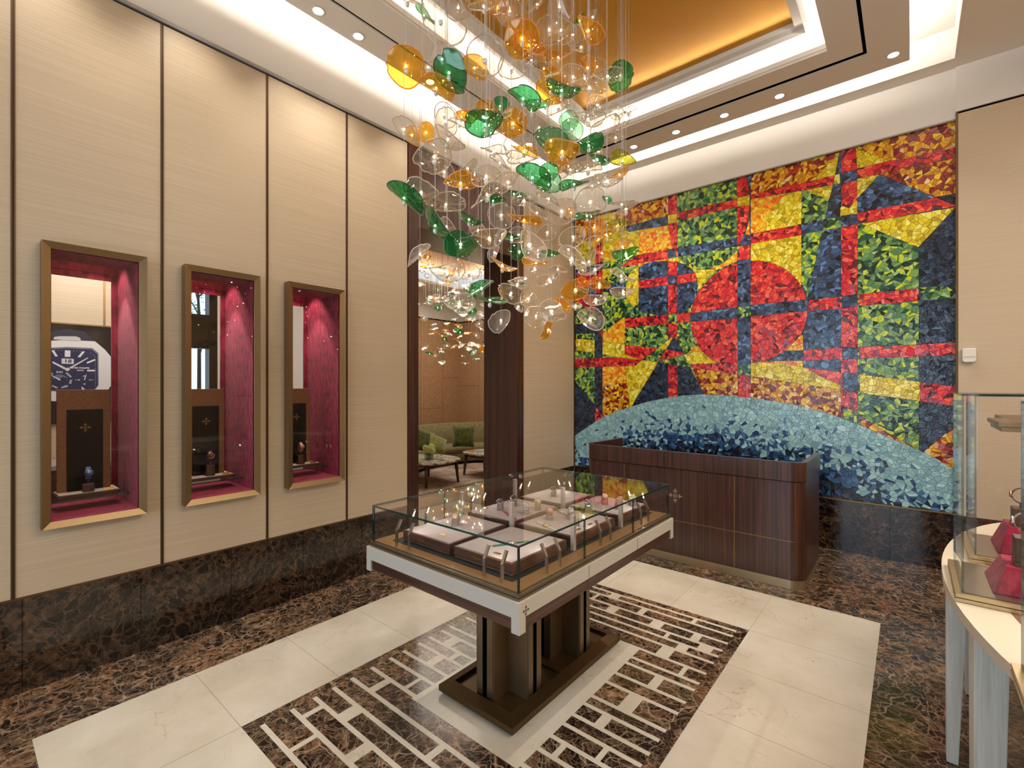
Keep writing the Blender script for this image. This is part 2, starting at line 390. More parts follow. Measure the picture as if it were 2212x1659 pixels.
def text_verts(s, size, align='CENTER', bold=0.0):
    cu = bpy.data.curves.new('t', 'FONT'); cu.body = s; cu.size = size; cu.align_x = align; cu.align_y = 'CENTER'; cu.extrude = 0.0; cu.offset = bold; cu.resolution_u = 3
    ob = bpy.data.objects.new('t', cu); COL.objects.link(ob); bpy.context.view_layer.update()
    me = bpy.data.meshes.new_from_object(ob.evaluated_get(bpy.context.evaluated_depsgraph_get()))
    v = [p.co.copy() for p in me.vertices]; f = [tuple(p.vertices) for p in me.polygons]
    bpy.data.objects.remove(ob); bpy.data.curves.remove(cu); bpy.data.meshes.remove(me)
    return v, f
def add_text(mb, s, size, m4, mi=0, bold=0.0, align='CENTER', sx=1.0):
    v, f = text_verts(s, size, align, bold)
    mb.add([m4 @ Vector((p.x * sx, p.y, p.z)) for p in v], f, mi); return mb
def add_emblem(mb, size, m4, mi=0):
    """four-armed floral cross with pointed three-lobed ends"""
    def leaf(cx, cy, L, W, ang, n=10):
        pts = []
        for i in range(2 * n):
            t = i / n
            if t <= 1: x, y = t * L, W * math.sin(math.pi * t) ** .8 * (1 - .25 * t)
            else: x, y = (2 - t) * L, -W * math.sin(math.pi * (2 - t)) ** .8 * (1 - .25 * (2 - t))
            pts.append((cx + x * math.cos(ang) - y * math.sin(ang), cy + x * math.sin(ang) + y * math.cos(ang)))
        return pts
    h = size / 2
    for k in range(4):
        a = k * math.pi / 2; ca, sa = math.cos(a), math.sin(a)
        shapes = [[(.04 * h, -.035 * h), (.62 * h, -.03 * h), (.62 * h, .03 * h), (.04 * h, .035 * h)],
                  leaf(.56 * h, 0, .44 * h, .11 * h, 0), leaf(.52 * h, .02 * h, .32 * h, .085 * h, R(64)), leaf(.52 * h, -.02 * h, .32 * h, .085 * h, R(-64)),
                  leaf(.06 * h, .06 * h, .34 * h, .045 * h, R(45)), ]
        for j, sh in enumerate(shapes):
            pts = [m4 @ Vector((x * ca - y * sa, x * sa + y * ca, .00005 * j)) for x, y in sh]
            mb.add(pts, [tuple(range(len(pts)))], mi)
    return mb

# ================================================================== STRUCTURE
NICHE = (.574, 1.255, 1.939); NW = .203; NZ0, NZ1 = .925, 2.64
DY0, DY1, DZ = 3.025, 4.577, 3.29
WT = -.56
ROOM_X1, ROOM_Y0 = 8.2, -3.0
# --- left wall: solid wall with the niches and the doorway left open
ys = sorted([ROOM_Y0] + [c - NW for c in NICHE] + [c + NW for c in NICHE] + [2.90])
b = MB()
zt = 4.075
prev = ROOM_Y0
for c in NICHE:
    b.box(WT, 0, prev, c - NW, .525, zt); b.box(WT, 0, c - NW, c + NW, .525, NZ0); b.box(WT, 0, c - NW, c + NW, NZ1, zt); prev = c + NW
for c in NICHE: b.box(-.03, 0, c - NW, c + NW, 2.48, NZ1)
b.box(WT, 0, prev, 2.90, .525, zt); b.box(WT, 0, 4.707, YM - .02, .525, zt)
struct(b.build('wall_left', 'veneer_y'))
b = MB()
b.box(WT, -.012, ROOM_Y0, YM, zt + .012, 5.0)
struct(b.build('wall_left', 'white'))
b = MB(); b.box(-.05, -.004, ROOM_Y0, YM - .02, zt - .0, zt + .012, 0); b.box(-.05, .012, ROOM_Y0, YM - .02, zt + .012, zt + .035, 1)
struct(b.build('trim_1', ['shadow_gap', 'greystrip']))
for i, y in enumerate((.232 - 1.34, .232 - .67, .232, .908, 1.573, 2.242)):
    b = MB(); b.box(-.004, .002, y - .009, y + .009, .53, zt - .002, 1); b.box(-.002, .005, y - .0075, y - .003, .53, zt - .002, 0); b.box(-.002, .005, y + .003, y + .0075, .53, zt - .002, 0)
    struct(b.build('trim_%d' % (i + 2), ['brass_dark', 'shadow_gap']))
# --- marble base of the left wall, joints drawn as thin reveals
b = MB()
for y0, y1 in ((ROOM_Y0, 2.90), (4.707, YM - .02)): b.box(WT, .004, y0, y1, 0, .519, 0)
for y in (-1.1, -.4, .267, .795, 1.321, 1.85, 2.383): b.box(0, .0045, y - .0012, y + .0012, 0, .519, 1)
struct(b.build('baseboard_left', ['marble_wall', 'slot']))
b = MB()
for y0, y1 in ((ROOM_Y0, 2.90), (4.707, YM - .02)): b.box(-.002, .007, y0, y1, .519, .530, 0)
struct(b.build('trim_8', 'brass_dark'))
# --- doorway: dark wood casing and lintel, deep reveals
b = MB()
b.box(WT, .008, 2.90, DY0, 0, zt); b.box(WT, .008, DY1, 4.707, 0, zt); b.box(WT, .008, DY0, DY1, DZ, zt)
b.box(WT, .002, 2.893, 2.90, 0, zt, 1)
struct(b.build('door_1', ['wood_v', 'slot']))
# --- mosaic wall backing, base and fascia
b = MB(); b.box(-.0, 4.14, YM + .012, YM + .3, 0, 4.2)
struct(b.build('wall_far', 'grout'))
b = MB(); b.box(0, 4.14, YM - .012, YM + .012, 0, .522, 0)
for x in (.7, 1.6, 2.5, 3.12, 3.62): b.box(x - .0012, x + .0012, YM - .0126, YM, 0, .522, 1)
struct(b.build('baseboard_far', ['marble_wall', 'slot']))
b = MB(); b.box(0, 4.1, YM - .022, YM + .0, .522, .534); struct(b.build('trim_9', 'brass'))
b = MB(); b.box(-.01, 4.085, YM - .03, YM + .3, 4.125, 4.8, 0); struct(b.build('wall_far', 'white'))
b = MB(); b.box(0, 4.085, YM - .034, YM - .01, 4.112, 4.125, 0); struct(b.build('trim_10', 'greystrip'))
b = MB(); b.box(.001, .012, YM - .03, YM, .53, 4.11); b.box(4.085, 4.102, YM - .05, YM + .02, .53, 4.17); struct(b.build('trim_11', 'brass_dark'))
# --- right part of the far wall, veneer panel standing a little forward
b = MB(); b.box(4.102, ROOM_X1, YM - .055, YM + .3, .53, 4.155, 0)
struct(b.build('wall_far', 'veneer_x'))
b = MB(); b.box(4.085, ROOM_X1, YM - .05, YM + .3, 4.18, 4.8, 0); b.box(4.102, ROOM_X1, YM - .03, YM + .3, 4.155, 4.18, 1); struct(b.build('wall_far', ['white', 'slot']))
b = MB(); b.box(4.085, ROOM_X1, YM - .06, YM + .2, 0, .53); struct(b.build('baseboard_far', 'marble_wall'))
# --- walls behind and to the right of the camera
b = MB()
b.box(-6.4, .4, ROOM_Y0 - .2, ROOM_Y0, 0, 5); b.box(4.3, ROOM_X1 + .2, ROOM_Y0 - .2, ROOM_Y0, 0, 5); b.box(.4, 4.3, ROOM_Y0 - .2, ROOM_Y0, 0, .35); b.box(.4, 4.3, ROOM_Y0 - .2, ROOM_Y0, 3.4, 5)
struct(b.build('wall_near', 'veneer_x'))
b = MB()
for x in (.4, 1.66, 2.94, 4.22): b.box(x, x + .08, ROOM_Y0 - .14, ROOM_Y0 - .04, .35, 3.4)
b.box(.4, 4.3, ROOM_Y0 - .14, ROOM_Y0 - .04, .35, .43); b.box(.4, 4.3, ROOM_Y0 - .14, ROOM_Y0 - .04, 3.32, 3.4)
struct(b.build('window_1', 'bronze_dark'))
b = MB(); b.box(ROOM_X1, ROOM_X1 + .2, ROOM_Y0, 6.2, 0, 5); struct(b.build('wall_right', 'veneer_y'))
# --- ceiling: soffits, dropped tray with slots, opening with gold panel
b = MB()
b.box(4.0902, ROOM_X1, ROOM_Y0, YM + .2, ZS, ZS + .04)          # soffit right of the tray
b.box(-.02, 4.09, 5.7252, YM + .2, ZS, ZS + .04)                # soffit along the mosaic
b.box(-.02, 4.09, ROOM_Y0, -1.0202, ZS, ZS + .04)
struct(b.build('ceiling', 'soffit'))
b = MB()
b.box(4.07, 4.09, -1.0, 5.725, ZS, ZC + .02); b.box(-.02, 4.07, 5.705, 5.725, ZS, ZC + .02); b.box(-.02, 4.07, -1.02, -1.0, ZS, ZC + .02)
MO = (.917, 3.131, -.06, 4.66); GO = (1.02, 3.028, .09, 4.555)                         # moulding outer, gold panel
for x0, x1, y0, y1 in ((-.02, MO[0], -1.0, 5.72), (MO[1], 4.09, -1.0, 5.72), (MO[0], MO[1], -1.0, MO[2]), (MO[0], MO[1], MO[3], 5.72)): b.box(x0, x1, y0, y1, ZC, ZC + .04)
struct(b.build('ceiling', 'white'))
b = MB()
for z0, z1, o, i in ((4.66, ZC + .02, 0.0, .035), (4.70, ZC + .02, .035, .104)):
    x0, x1, y0, y1 = MO[0] + o, MO[1] - o, MO[2] + o, MO[3] - o; t = i - o
    b.box(x0, x1, y0, y0 + t, z0, z1); b.box(x0, x1, y1 - t, y1, z0, z1); b.box(x0, x0 + t, y0 + t, y1 - t, z0, z1); b.box(x1 - t, x1, y0 + t, y1 - t, z0, z1)
struct(b.build('trim_12', 'white'))
b = MB(); b.box(MO[0] + .05, MO[1] - .05, MO[2] + .05, MO[3] - .05, 4.742, 4.78); struct(b.build('ceiling', 'gold_leaf'))
def ring(b, o, i, z0, z1, mi=0):
    b.box(o[0], o[1], o[2], i[2], z0, z1, mi); b.box(o[0], o[1], i[3], o[3], z0, z1, mi); b.box(o[0], i[0], i[2], i[3], z0, z1, mi); b.box(i[1], o[1], i[2], i[3], z0, z1, mi)
T = (TX0, TX1, TY0, TY1); SO = (.535, 3.49, -.45, 5.0); SI = (.56, 3.465, -.425, 4.94)
b = MB(); ring(b, T, SO, ZT, ZT + .05); ring(b, SI, (OX0, OX1, OY0, OY1), ZT, ZT + .05)
ring(b, (OX0 - .02, OX1 + .02, OY0 - .02, OY1 + .02), (OX0, OX1, OY0, OY1), ZT + .05, ZT + .07, 1)
struct(b.build('ceiling', ['soffit', 'white']))
b = MB(); ring(b, SO, SI, ZT + .012, ZT + .05); struct(b.build('trim_13', 'slot'))
b = MB(); ring(b, (OX0, OX1, OY0, OY1), (OX0 + .002, OX1 - .002, OY0 + .002, OY1 - .002), ZT + .022, ZT + .025); struct(b.build('trim_14', 'greystrip'))
b = MB()
for x, y in ((.35, -.6), (3.7, -.6), (.35, 5.2), (3.7, 5.2), (.35, 2.3), (3.7, 2.3)): b.tube([(x, y, ZT + .05), (x, y, ZC)], .01)
struct(b.build('ceiling', 'white'))

# --- floor: brown marble field, cream border, inlaid rectangle
b = MB(); b.box(-.6, ROOM_X1, ROOM_Y0, YM + .02, -.1, 0, 0)
z1, z2, z3 = .0012, .0016, .0020
def slab(x0, x1, y0, y1, mi, z=z1): b.box(x0, x1, y0, y1, -.01, z, mi)
CX0, CX1, CY0, CY1 = .535, 3.606, .262, 4.290
PX0, PX1, PY0, PY1 = 1.215, 2.911, .940, 3.580
slab(CX0, PX0, CY0, CY1, 1); slab(PX1, CX1, CY0, CY1, 1); slab(PX0, PX1, CY0, PY0, 1); slab(PX0, PX1, PY1, CY1, 1)
slab(1.69, 2.432, 1.622, 2.888, 1)                                   # cream field under the table base
LX, RX, IX0, IX1 = 1.279, 2.847, 1.69, 2.432
W2 = .0125
for y in (1.015, 1.163, 1.287, 1.398, 1.511, 3.014, 3.106, 3.192, 3.303, 3.422, 3.508): slab(LX, RX, y - W2, y + W2, 1)
for y in (1.645, 1.776, 1.879, 2.0, 2.093, 2.204, 2.283, 2.443, 2.545, 2.66, 2.77, 2.876): slab(LX, IX0, y - W2, y + W2, 1)
for y in (1.657, 1.779, 1.885, 1.993, 2.08, 2.190, 2.271, 2.432, 2.542, 2.678, 2.754, 2.875): slab(IX1, RX, y - W2, y + W2, 1)
for x0, x1, y0, y1 in ((1.542, 1.571, 1.02, 1.16), (1.365, 1.399, 1.165, 1.285), (1.778, 1.845, 1.165, 1.285), (1.502, 1.585, 1.29, 1.395), (1.44, 1.491, 1.515, 1.64), (1.58, 1.607, 1.65, 1.77),
                       (1.487, 1.552, 1.885, 1.995), (1.40, 1.481, 2.098, 2.2), (1.505, 1.58, 2.288, 2.44), (1.45, 1.5, 2.66, 2.77), (2.719, 2.746, 2.76, 2.87), (2.624, 2.677, 2.548, 2.672), (2.58, 2.66, 2.275, 2.428),
                       (2.549, 2.602, 2.085, 2.186), (2.665, 2.692, 1.888, 1.99), (2.529, 2.612, 2.88, 3.01), (2.602, 2.67, 3.02, 3.1), (2.486, 2.513, 3.11, 3.185), (2.71, 2.795, 3.11, 3.185), (2.633, 2.689, 3.2, 3.297),
                       (2.342, 2.426, 3.2, 3.297), (2.2, 2.247, 3.31, 3.415), (1.999, 2.072, 3.2, 3.297), (1.815, 1.839, 3.31, 3.415), (1.9, 1.983, 3.43, 3.502), (2.561, 2.589, 3.43, 3.502), (2.16, 2.24, 1.16, 1.28),
                       (2.4, 2.43, 1.29, 1.39), (2.1, 2.13, 1.02, 1.16), (2.55, 2.62, 1.4, 1.5), (2.6, 2.65, 1.52, 1.65), (2.06, 2.1, 1.4, 1.5), (2.5, 2.53, 1.77, 1.88), (1.56, 1.6, 2.0, 2.09)):
    slab(x0, x1, y0, y1, 1, z1 + .0001)
def jx(y, x0, x1): b.box(x0, x1, y - .0008, y + .0008, -.01, z2, 2)
def jy(x, y0, y1): b.box(x - .0008, x + .0008, y0, y1, -.01, z2, 2)
for y in (.94, 1.47, 2.0, 2.53, 3.06, 3.58): jx(y, CX0, PX0); jx(y, PX1, CX1)
for x in (1.215, 1.78, 2.35, 2.911): jy(x, CY0, PY0); jy(x, PY1, CY1)
for y in (-1.2, -.6, .262, .82, 1.36, 1.9, 2.44, 2.98, 3.52, 4.29, 5.1): jx(y, 0, CX0)
for y in (-.9, .262, 1.1, 1.95, 2.8, 3.65, 4.29, 5.1): jx(y, CX1, 4.7)
for x in (.535, 1.2, 1.9, 2.6, 3.3): jy(x, CY1, YM - .02); jy(x, -2.9, CY0)
jy(CX0, -2.9, CY0); jy(3.606, CY1, YM - .02); jy(3.606, -2.9, CY0); jy(4.3, -2.9, YM - .06); jx(5.1, 1.2, 3.0)
struct(b.build('floor', ['marble', 'cream', 'joint']))

# ================================================================== MOSAIC
def build_mosaic():
    A0, B0, C0 = (1240, 260, 3.771), (1640, 240, 3.607), (1640, 680, 3.77)
    D0 = (1240, 640, 4.366); E0 = (1080, 440, 5.531)
    def W(o, pts):
        r = []
        for x, y in pts:
            p = at(o[0] + x / o[2], o[1] + y / o[2], 1, YM); r.append((p.x, p.z))
        return r
    regs = []
    def P(o, c, *pts): regs.append((c, W(o, pts)))
    def PW(c, *pts): regs.append((c, list(pts)))
    def vx(u): return at(u, 800, 1, YM).x
    xv = [vx(u) for u in (1285, 1302, 1443.8, 1462.9, 1594, 1622, 1731.5, 1817, 1853, 1985)]
    a, bb, c, d, e, f, g, h, i_, j = xv
    X1 = 4.10
    # ---- left column
    PW('G', (-.01, .5), (a, .5), (a, 4.2), (-.01, 4.2))
    P(E0, 'A', (800, -20), (1140, -20), (1140, 440), (800, 480)); P(E0, 'Y', (800, 480), (1140, 440), (1140, 720), (800, 760))
    P(E0, 'B', (800, 760), (1140, 720), (1140, 850), (800, 850)); P(E0, 'R', (800, 850), (1140, 830), (1140, 980), (800, 1040)); P(E0, 'B', (800, 1020), (1140, 980), (1140, 1110), (800, 1130))
    P(E0, 'R', (800, 1120), (900, 1110), (1140, 1100), (1140, 1300)); P(E0, 'G', (800, 1120), (1140, 1300), (1140, 1440), (800, 1440)); P(E0, 'D', (800, 1440), (1140, 1430), (1140, 1550), (800, 1550))
    P(D0, 'Y', (-60, 395), (200, 415), (200, 535), (-60, 498)); P(D0, 'R', (-60, 590), (202, 583), (202, 665), (-60, 670))
    P(D0, 'D', (-60, 720), (200, 1025), (200, 1400), (-60, 1400))
    # ---- first vertical stripe
    PW('D', (a, .5), (bb, .5), (bb, 4.2), (a, 4.2))
    P(A0, 'A', (165, 730), (235, 715), (235, 900), (165, 930)); P(E0, 'R', (1140, 480), (1226, 460), (1226, 690), (1140, 720)); P(E0, 'R', (1140, 800), (1226, 785), (1226, 900), (1140, 920)); P(E0, 'R', (1140, 950), (1226, 935), (1226, 1060), (1140, 1075))
    P(E0, 'R', (1185, 1520), (1226, 1490), (1226, 1600)); P(D0, 'R', (200, 583), (273, 580), (273, 664), (200, 666)); P(D0, 'R', (200, 1030), (273, 1130), (273, 1190), (200, 1250))
    # ---- column between first and second stripes
    PW('G', (bb, .5), (c, .5), (c, 4.2), (bb, 4.2))
    P(A0, 'A', (235, 700), (770, 540), (770, 800), (235, 930)); P(A0, 'Y', (235, 770), (300, 750), (385, 860), (330, 890), (235, 915)); P(A0, 'B', (415, 868), (765, 778), (765, 862), (455, 908), (430, 890))
    P(A0, 'Y', (235, 930), (400, 890), (455, 908), (530, 895), (530, 1095), (380, 1150), (235, 1155)); P(A0, 'O', (530, 895), (768, 855), (768, 1045), (530, 1095)); P(A0, 'R', (370, 1197), (520, 1100), (768, 1050), (768, 1128), (530, 1172))
    P(A0, 'Y', (235, 1210), (352, 1205), (235, 1310)); P(A0, 'Y', (470, 1222), (527, 1190), (527, 1490), (490, 1522), (430, 1465), (425, 1345)); P(A0, 'B', (235, 1330), (420, 1318), (425, 1400), (235, 1400))
    P(A0, 'O', (527, 1165), (768, 1128), (768, 1150), (527, 1205)); P(A0, 'B', (527, 1200), (570, 1172), (640, 1150), (768, 1145), (768, 1582), (680, 1590), (600, 1583), (527, 1555)); P(A0, 'R', (525, 1310), (768, 1268), (768, 1340), (525, 1372))
    P(D0, 'G', (272, 60), (480, 60), (560, 110), (640, 150), (800, 180), (480, 210), (272, 350)); P(D0, 'O', (272, 352), (480, 190), (480, 442), (272, 430)); P(D0, 'Y', (272, 430), (480, 445), (480, 540), (640, 600), (400, 572), (272, 550))
    P(D0, 'R', (480, 210), (890, 172), (890, 262), (480, 295)); P(D0, 'G', (480, 295), (890, 262), (945, 373), (790, 492), (480, 455)); P(D0, 'R', (480, 455), (790, 490), (650, 602), (560, 578), (480, 540))
    P(D0, 'A', (272, 662), (490, 655), (530, 1060), (440, 1100), (272, 1190)); P(D0, 'O', (272, 662), (490, 655), (490, 820), (272, 820)); P(D0, 'Y', (492, 662), (640, 600), (797, 620), (530, 1060), (490, 720)); P(D0, 'D', (797, 620), (895, 638), (895, 1000), (520, 1080))
    P(D0, 'R', (272, 578), (380, 575), (640, 600), (590, 650), (500, 660), (272, 664))
    # ---- second stripe
    PW('R', (c, .5), (d, .5), (d, 4.2), (c, 4.2))
    P(A0, 'Y', (766, 775), (838, 760), (838, 830), (766, 845)); P(A0, 'O', (766, 850), (790, 1000), (800, 1060), (766, 1050)); P(A0, 'B', (766, 1052), (815, 1045), (838, 1115), (766, 1130)); P(A0, 'Y', (766, 1130), (838, 1115), (838, 1150), (766, 1150)); P(A0, 'B', (768, 1270), (838, 1262), (838, 1330), (768, 1340)); P(A0, 'G', (768, 1580), (838, 1574), (838, 1650), (768, 1660))
    # ---- column between second and third stripes
    PW('G', (d, .5), (e, .5), (e, 4.2), (d, 4.2))
    P(A0, 'R', (838, 752), (1330, 642), (1330, 706), (838, 820)); P(A0, 'B', (838, 1040), (1330, 955), (1330, 1026), (850, 1112)); P(A0, 'Y', (838, 1110), (850, 1112), (905, 1172), (1000, 1222), (1120, 1214), (1240, 1150), (1330, 1062), (1330, 1150), (1150, 1225), (1060, 1310), (1005, 1395), (1005, 1305), (960, 1210), (905, 1172), (838, 1150))
    P(A0, 'O', (1120, 1214), (1240, 1150), (1330, 1062), (1330, 1150), (1150, 1225)); P(A0, 'B', (838, 1155), (905, 1172), (965, 1215), (1000, 1290), (1010, 1340), (1000, 1420), (965, 1500), (900, 1560), (838, 1582)); P(A0, 'R', (838, 1265), (984, 1240), (1006, 1306), (838, 1335))
    P(D0, 'R', (975, 165), (1106, 148), (1100, 240), (975, 252)); P(D0, 'Y', (790, 492), (945, 373), (945, 400), (870, 502)); P(D0, 'D', (945, 373), (1037, 528), (870, 502)); P(D0, 'R', (870, 500), (1037, 525), (1037, 552), (798, 614)); P(D0, 'G', (640, 602), (790, 495), (860, 503), (797, 614)); P(D0, 'G', (797, 616), (1037, 552), (1097, 668), (890, 640))
    P(D0, 'O', (1075, 530), (1182, 455), (1290, 552), (1160, 522)); P(D0, 'Y', (1035, 552), (1160, 520), (1290, 552), (1418, 630), (1092, 642)); P(D0, 'R', (1098, 642), (1418, 630), (1550, 615), (1550, 738), (1112, 672)); P(D0, 'A', (1112, 672), (1550, 738), (1550, 980), (1240, 960))
    P(D0, 'D', (978, 650), (1097, 668), (1260, 980), (978, 980)); P(D0, 'R', (892, 640), (976, 650), (976, 990), (892, 990))
    # ---- third column and fourth
    PW('Y', (f, .5), (g, .5), (g, 4.2), (f, 4.2))
    P(B0, 'A', (-70, 450), (335, 350), (335, 565), (-70, 660)); P(B0, 'R', (-70, 655), (335, 562), (335, 620), (-70, 690)); P(B0, 'O', (-70, 690), (60, 680), (60, 900), (-70, 960)); P(B0, 'O', (-70, 690), (200, 650), (100, 780), (-70, 880)); P(B0, 'R', (-70, 958), (335, 882), (335, 966), (-70, 1036))
    PW('B', (g, .5), (h, .5), (h, 4.2), (g, 4.2))
    P(B0, 'A', (330, 380), (640, 280), (625, 330), (410, 548), (330, 565)); P(B0, 'Y', (410, 548), (625, 330), (590, 505)); P(B0, 'R', (330, 565), (588, 500), (575, 580), (330, 625)); P(B0, 'G', (330, 622), (360, 615), (545, 692), (512, 845), (330, 880)); P(B0, 'Y', (360, 618), (578, 575), (545, 692)); P(B0, 'G', (330, 962), (490, 932), (375, 1462), (345, 1370), (330, 1345))
    P(B0, 'Y', (590, 500), (632, 490), (632, 565), (575, 578)); P(B0, 'G', (522, 842), (637, 826), (637, 908), (497, 930)); P(B0, 'R', (378, 1474), (648, 1444), (648, 1540), (376, 1558))
    P(C0, 'R', (360, 288), (682, 268), (682, 362), (360, 374)); P(C0, 'R', (358, 428), (682, 468), (682, 590), (520, 512), (358, 425))
    # big disc
    pl = at(1492, 640, 1, YM).x; pr = at(1744.5, 640, 1, YM).x; rr = (pr - pl) / 2; cx = (pl + pr) / 2
    ztop = at(1640, 560, 1, YM).z; cz = ztop - rr
    PW('R', *[(cx + rr * math.cos(2 * math.pi * k / 48), cz + rr * math.sin(2 * math.pi * k / 48)) for k in range(48)])
    P(A0, 'B', (950, 1572), (1330, 1525), (1445, 1512), (1445, 1597), (1330, 1610), (945, 1642)); P(B0, 'B', (-70, 1512), (377, 1470), (378, 1556), (-70, 1600))
    P(C0, 'O', (356, 150), (358, 290), (215, 292)); P(C0, 'B', (60, 382), (215, 292), (358, 290), (358, 374), (180, 376)); P(C0, 'O', (-40, 388), (180, 376), (358, 374), (358, 428), (180, 396))
    P(C0, 'Y', (-70, 395), (0, 386), (180, 396), (360, 426), (520, 510), (682, 582), (682, 612), (360, 566), (0, 510), (-70, 500)); P(C0, 'A', (-70, 500), (0, 510), (360, 566), (682, 612), (688, 900), (-70, 900))
    # ---- third stripe over the disc
    PW('B', (e, .5), (f, .5), (f, 4.2), (e, 4.2))
    P(A0, 'R', (1328, 440), (1405, 460), (1425, 560), (1432, 610), (1328, 632)); P(A0, 'Y', (1328, 632), (1432, 612), (1432, 688), (1328, 706)); P(A0, 'R', (1328, 706), (1432, 688), (1420, 800), (1395, 900), (1365, 980), (1328, 1030)); P(A0, 'O', (1432, 800), (1432, 935), (1395, 930)); P(A0, 'R', (1345, 1026), (1436, 1012), (1436, 1130), (1328, 1142)); P(A0, 'Y', (1328, 1030), (1360, 1022), (1328, 1060))
    P(A0, 'G', (1332, 1522), (1440, 1510), (1440, 1600), (1332, 1610)); P(D0, 'G', (1547, 655), (1670, 640), (1670, 752), (1547, 738)); P(D0, 'R', (1547, 738), (1670, 752), (1670, 1000), (1547, 1000))
    # ---- fifth stripe
    PW('R', (h, .5), (i_, .5), (i_, 4.2), (h, 4.2))
    P(B0, 'B', (628, 488), (762, 460), (762, 540), (632, 566)); P(B0, 'Y', (632, 735), (700, 757), (765, 690), (765, 800), (636, 822)); P(B0, 'B', (634, 818), (767, 798), (767, 884), (636, 906)); P(B0, 'B', (644, 1444), (776, 1425), (776, 1518), (646, 1540))
    P(C0, 'B', (676, 268), (815, 262), (815, 356), (678, 364)); P(C0, 'B', (680, 466), (818, 484), (820, 630), (682, 612)); P(C0, 'G', (684, 742), (824, 814), (824, 960), (684, 900))
    # ---- wide column
    PW('G', (i_, .5), (j, .5), (j, 4.2), (i_, 4.2)); PW('D', (j, .5), (X1 + .02, .5), (X1 + .02, 4.2), (j, 4.2))
    P(B0, 'A', (762, 200), (1560, 60), (1560, 640), (1380, 672), (940, 492), (762, 530)); P(B0, 'Y', (755, 290), (1012, 388), (762, 452)); P(B0, 'R', (762, 452), (1012, 388), (1130, 374), (1560, 280), (1560, 365), (1130, 442), (762, 532)); P(B0, 'Y', (762, 530), (938, 494), (764, 682))
    P(B0, 'B', (938, 494), (1382, 676), (765, 795), (765, 682)); P(B0, 'D', (1395, 668), (1560, 640), (1560, 735)); P(B0, 'R', (765, 793), (1382, 678), (1540, 740), (765, 882)); P(B0, 'Y', (795, 880), (1530, 750), (1240, 1062))
    P(B0, 'R', (774, 1428), (1242, 1380), (1242, 1480), (776, 1518)); P(B0, 'G', (1240, 1378), (1560, 1352), (1560, 1458), (1242, 1478))
    P(C0, 'R', (815, 262), (1305, 242), (1640, 224), (1640, 325), (1305, 342), (815, 356)); P(C0, 'Y', (818, 486), (1308, 545), (1312, 702), (820, 636)); P(C0, 'R', (1310, 550), (1650, 590), (1650, 755), (1312, 702)); P(C0, 'A', (822, 820), (1030, 950), (1330, 1115), (1330, 1200), (822, 1000)); P(C0, 'A', (1338, 1116), (1625, 880), (1660, 1400), (1338, 1200))
    # ---- pale hill
    hill = W(D0, ((-60, 1360), (0, 1320), (200, 1185), (275, 1140), (400, 1085), (540, 1040), (700, 992), (890, 955), (1040, 935), (1200, 925), (1370, 930), (1545, 945), (1740, 965))) + W(C0, ((200, 715), (340, 745), (480, 780), (590, 812), (685, 845), (830, 900), (1050, 995), (1190, 1052), (1320, 1110), (1440, 1170), (1545, 1235), (1700, 1330)))
    regs.append(('L', hill + [(X1 + .05, .45), (-.05, .45)]))
    # bounding boxes and edges
    info = []
    for c_, p in regs: xs = [q[0] for q in p]; zs = [q[1] for q in p]; info.append((c_, p, min(xs), max(xs), min(zs), max(zs)))
    def inside(x, z, p):
        r = False; n = len(p); jn = n - 1
        for k in range(n):
            xi, zi = p[k]; xj, zj = p[jn]
            if (zi > z) != (zj > z) and x < (xj - xi) * (z - zi) / (zj - zi) + xi: r = not r
            jn = k
        return r
    def region(x, z):
        for k in range(len(info) - 1, -1, -1):
            c_, p, a0, a1, b0, b1 = info[k]
            if a0 <= x <= a1 and b0 <= z <= b1 and inside(x, z, p): return c_
        return 'G'
    segs = []
    for c_, p in regs:
        for k in range(len(p)): segs.append((p[k], p[(k + 1) % len(p)]))
    def clip(poly, nx, nz, d_):
        out = []
        for k in range(len(poly)):
            p, q = poly[k], poly[(k + 1) % len(poly)]
            sp = p[0] * nx + p[1] * nz - d_; sq = q[0] * nx + q[1] * nz - d_
            if sp <= 0: out.append(p)
            if (sp < 0 < sq) or (sq < 0 < sp): t = sp / (sp - sq); out.append((p[0] + (q[0] - p[0]) * t, p[1] + (q[1] - p[1]) * t))
        return out
    def areac(p):
        A = cx_ = cz_ = 0
        for k in range(len(p)):
            q = p[(k + 1) % len(p)]; w_ = p[k][0] * q[1] - q[0] * p[k][1]; A += w_; cx_ += (p[k][0] + q[0]) * w_; cz_ += (p[k][1] + q[1]) * w_
        if abs(A) < 1e-9: return 0, p[0][0], p[0][1]
        return abs(A) / 2, cx_ / (3 * A), cz_ / (3 * A)
    rnd = random.Random(11)
    S = .047; nx_, nz_ = int(4.12 / S) + 1, int(3.62 / S) + 1
    pts = {}
    for i in range(-2, nx_ + 2):
        for k in range(-2, nz_ + 2): pts[i, k] = ((i + .5 + rnd.uniform(-.72, .72)) * S, .53 + (k + .5 + rnd.uniform(-.72, .72)) * S)
    # bucket segments
    buck = {}
    for sgi, (p, q) in enumerate(segs):
        n = max(1, int(math.hypot(p[0] - q[0], p[1] - q[1]) / (S * .5)))
        for t in range(n + 1):
            x = p[0] + (q[0] - p[0]) * t / n; z = p[1] + (q[1] - p[1]) * t / n
            k0, k1 = int(x / S), int((z - .53) / S)
            for di in (-1, 0, 1):
                for dk in (-1, 0, 1): buck.setdefault((k0 + di, k1 + dk), set()).add(sgi)
    tiles = []
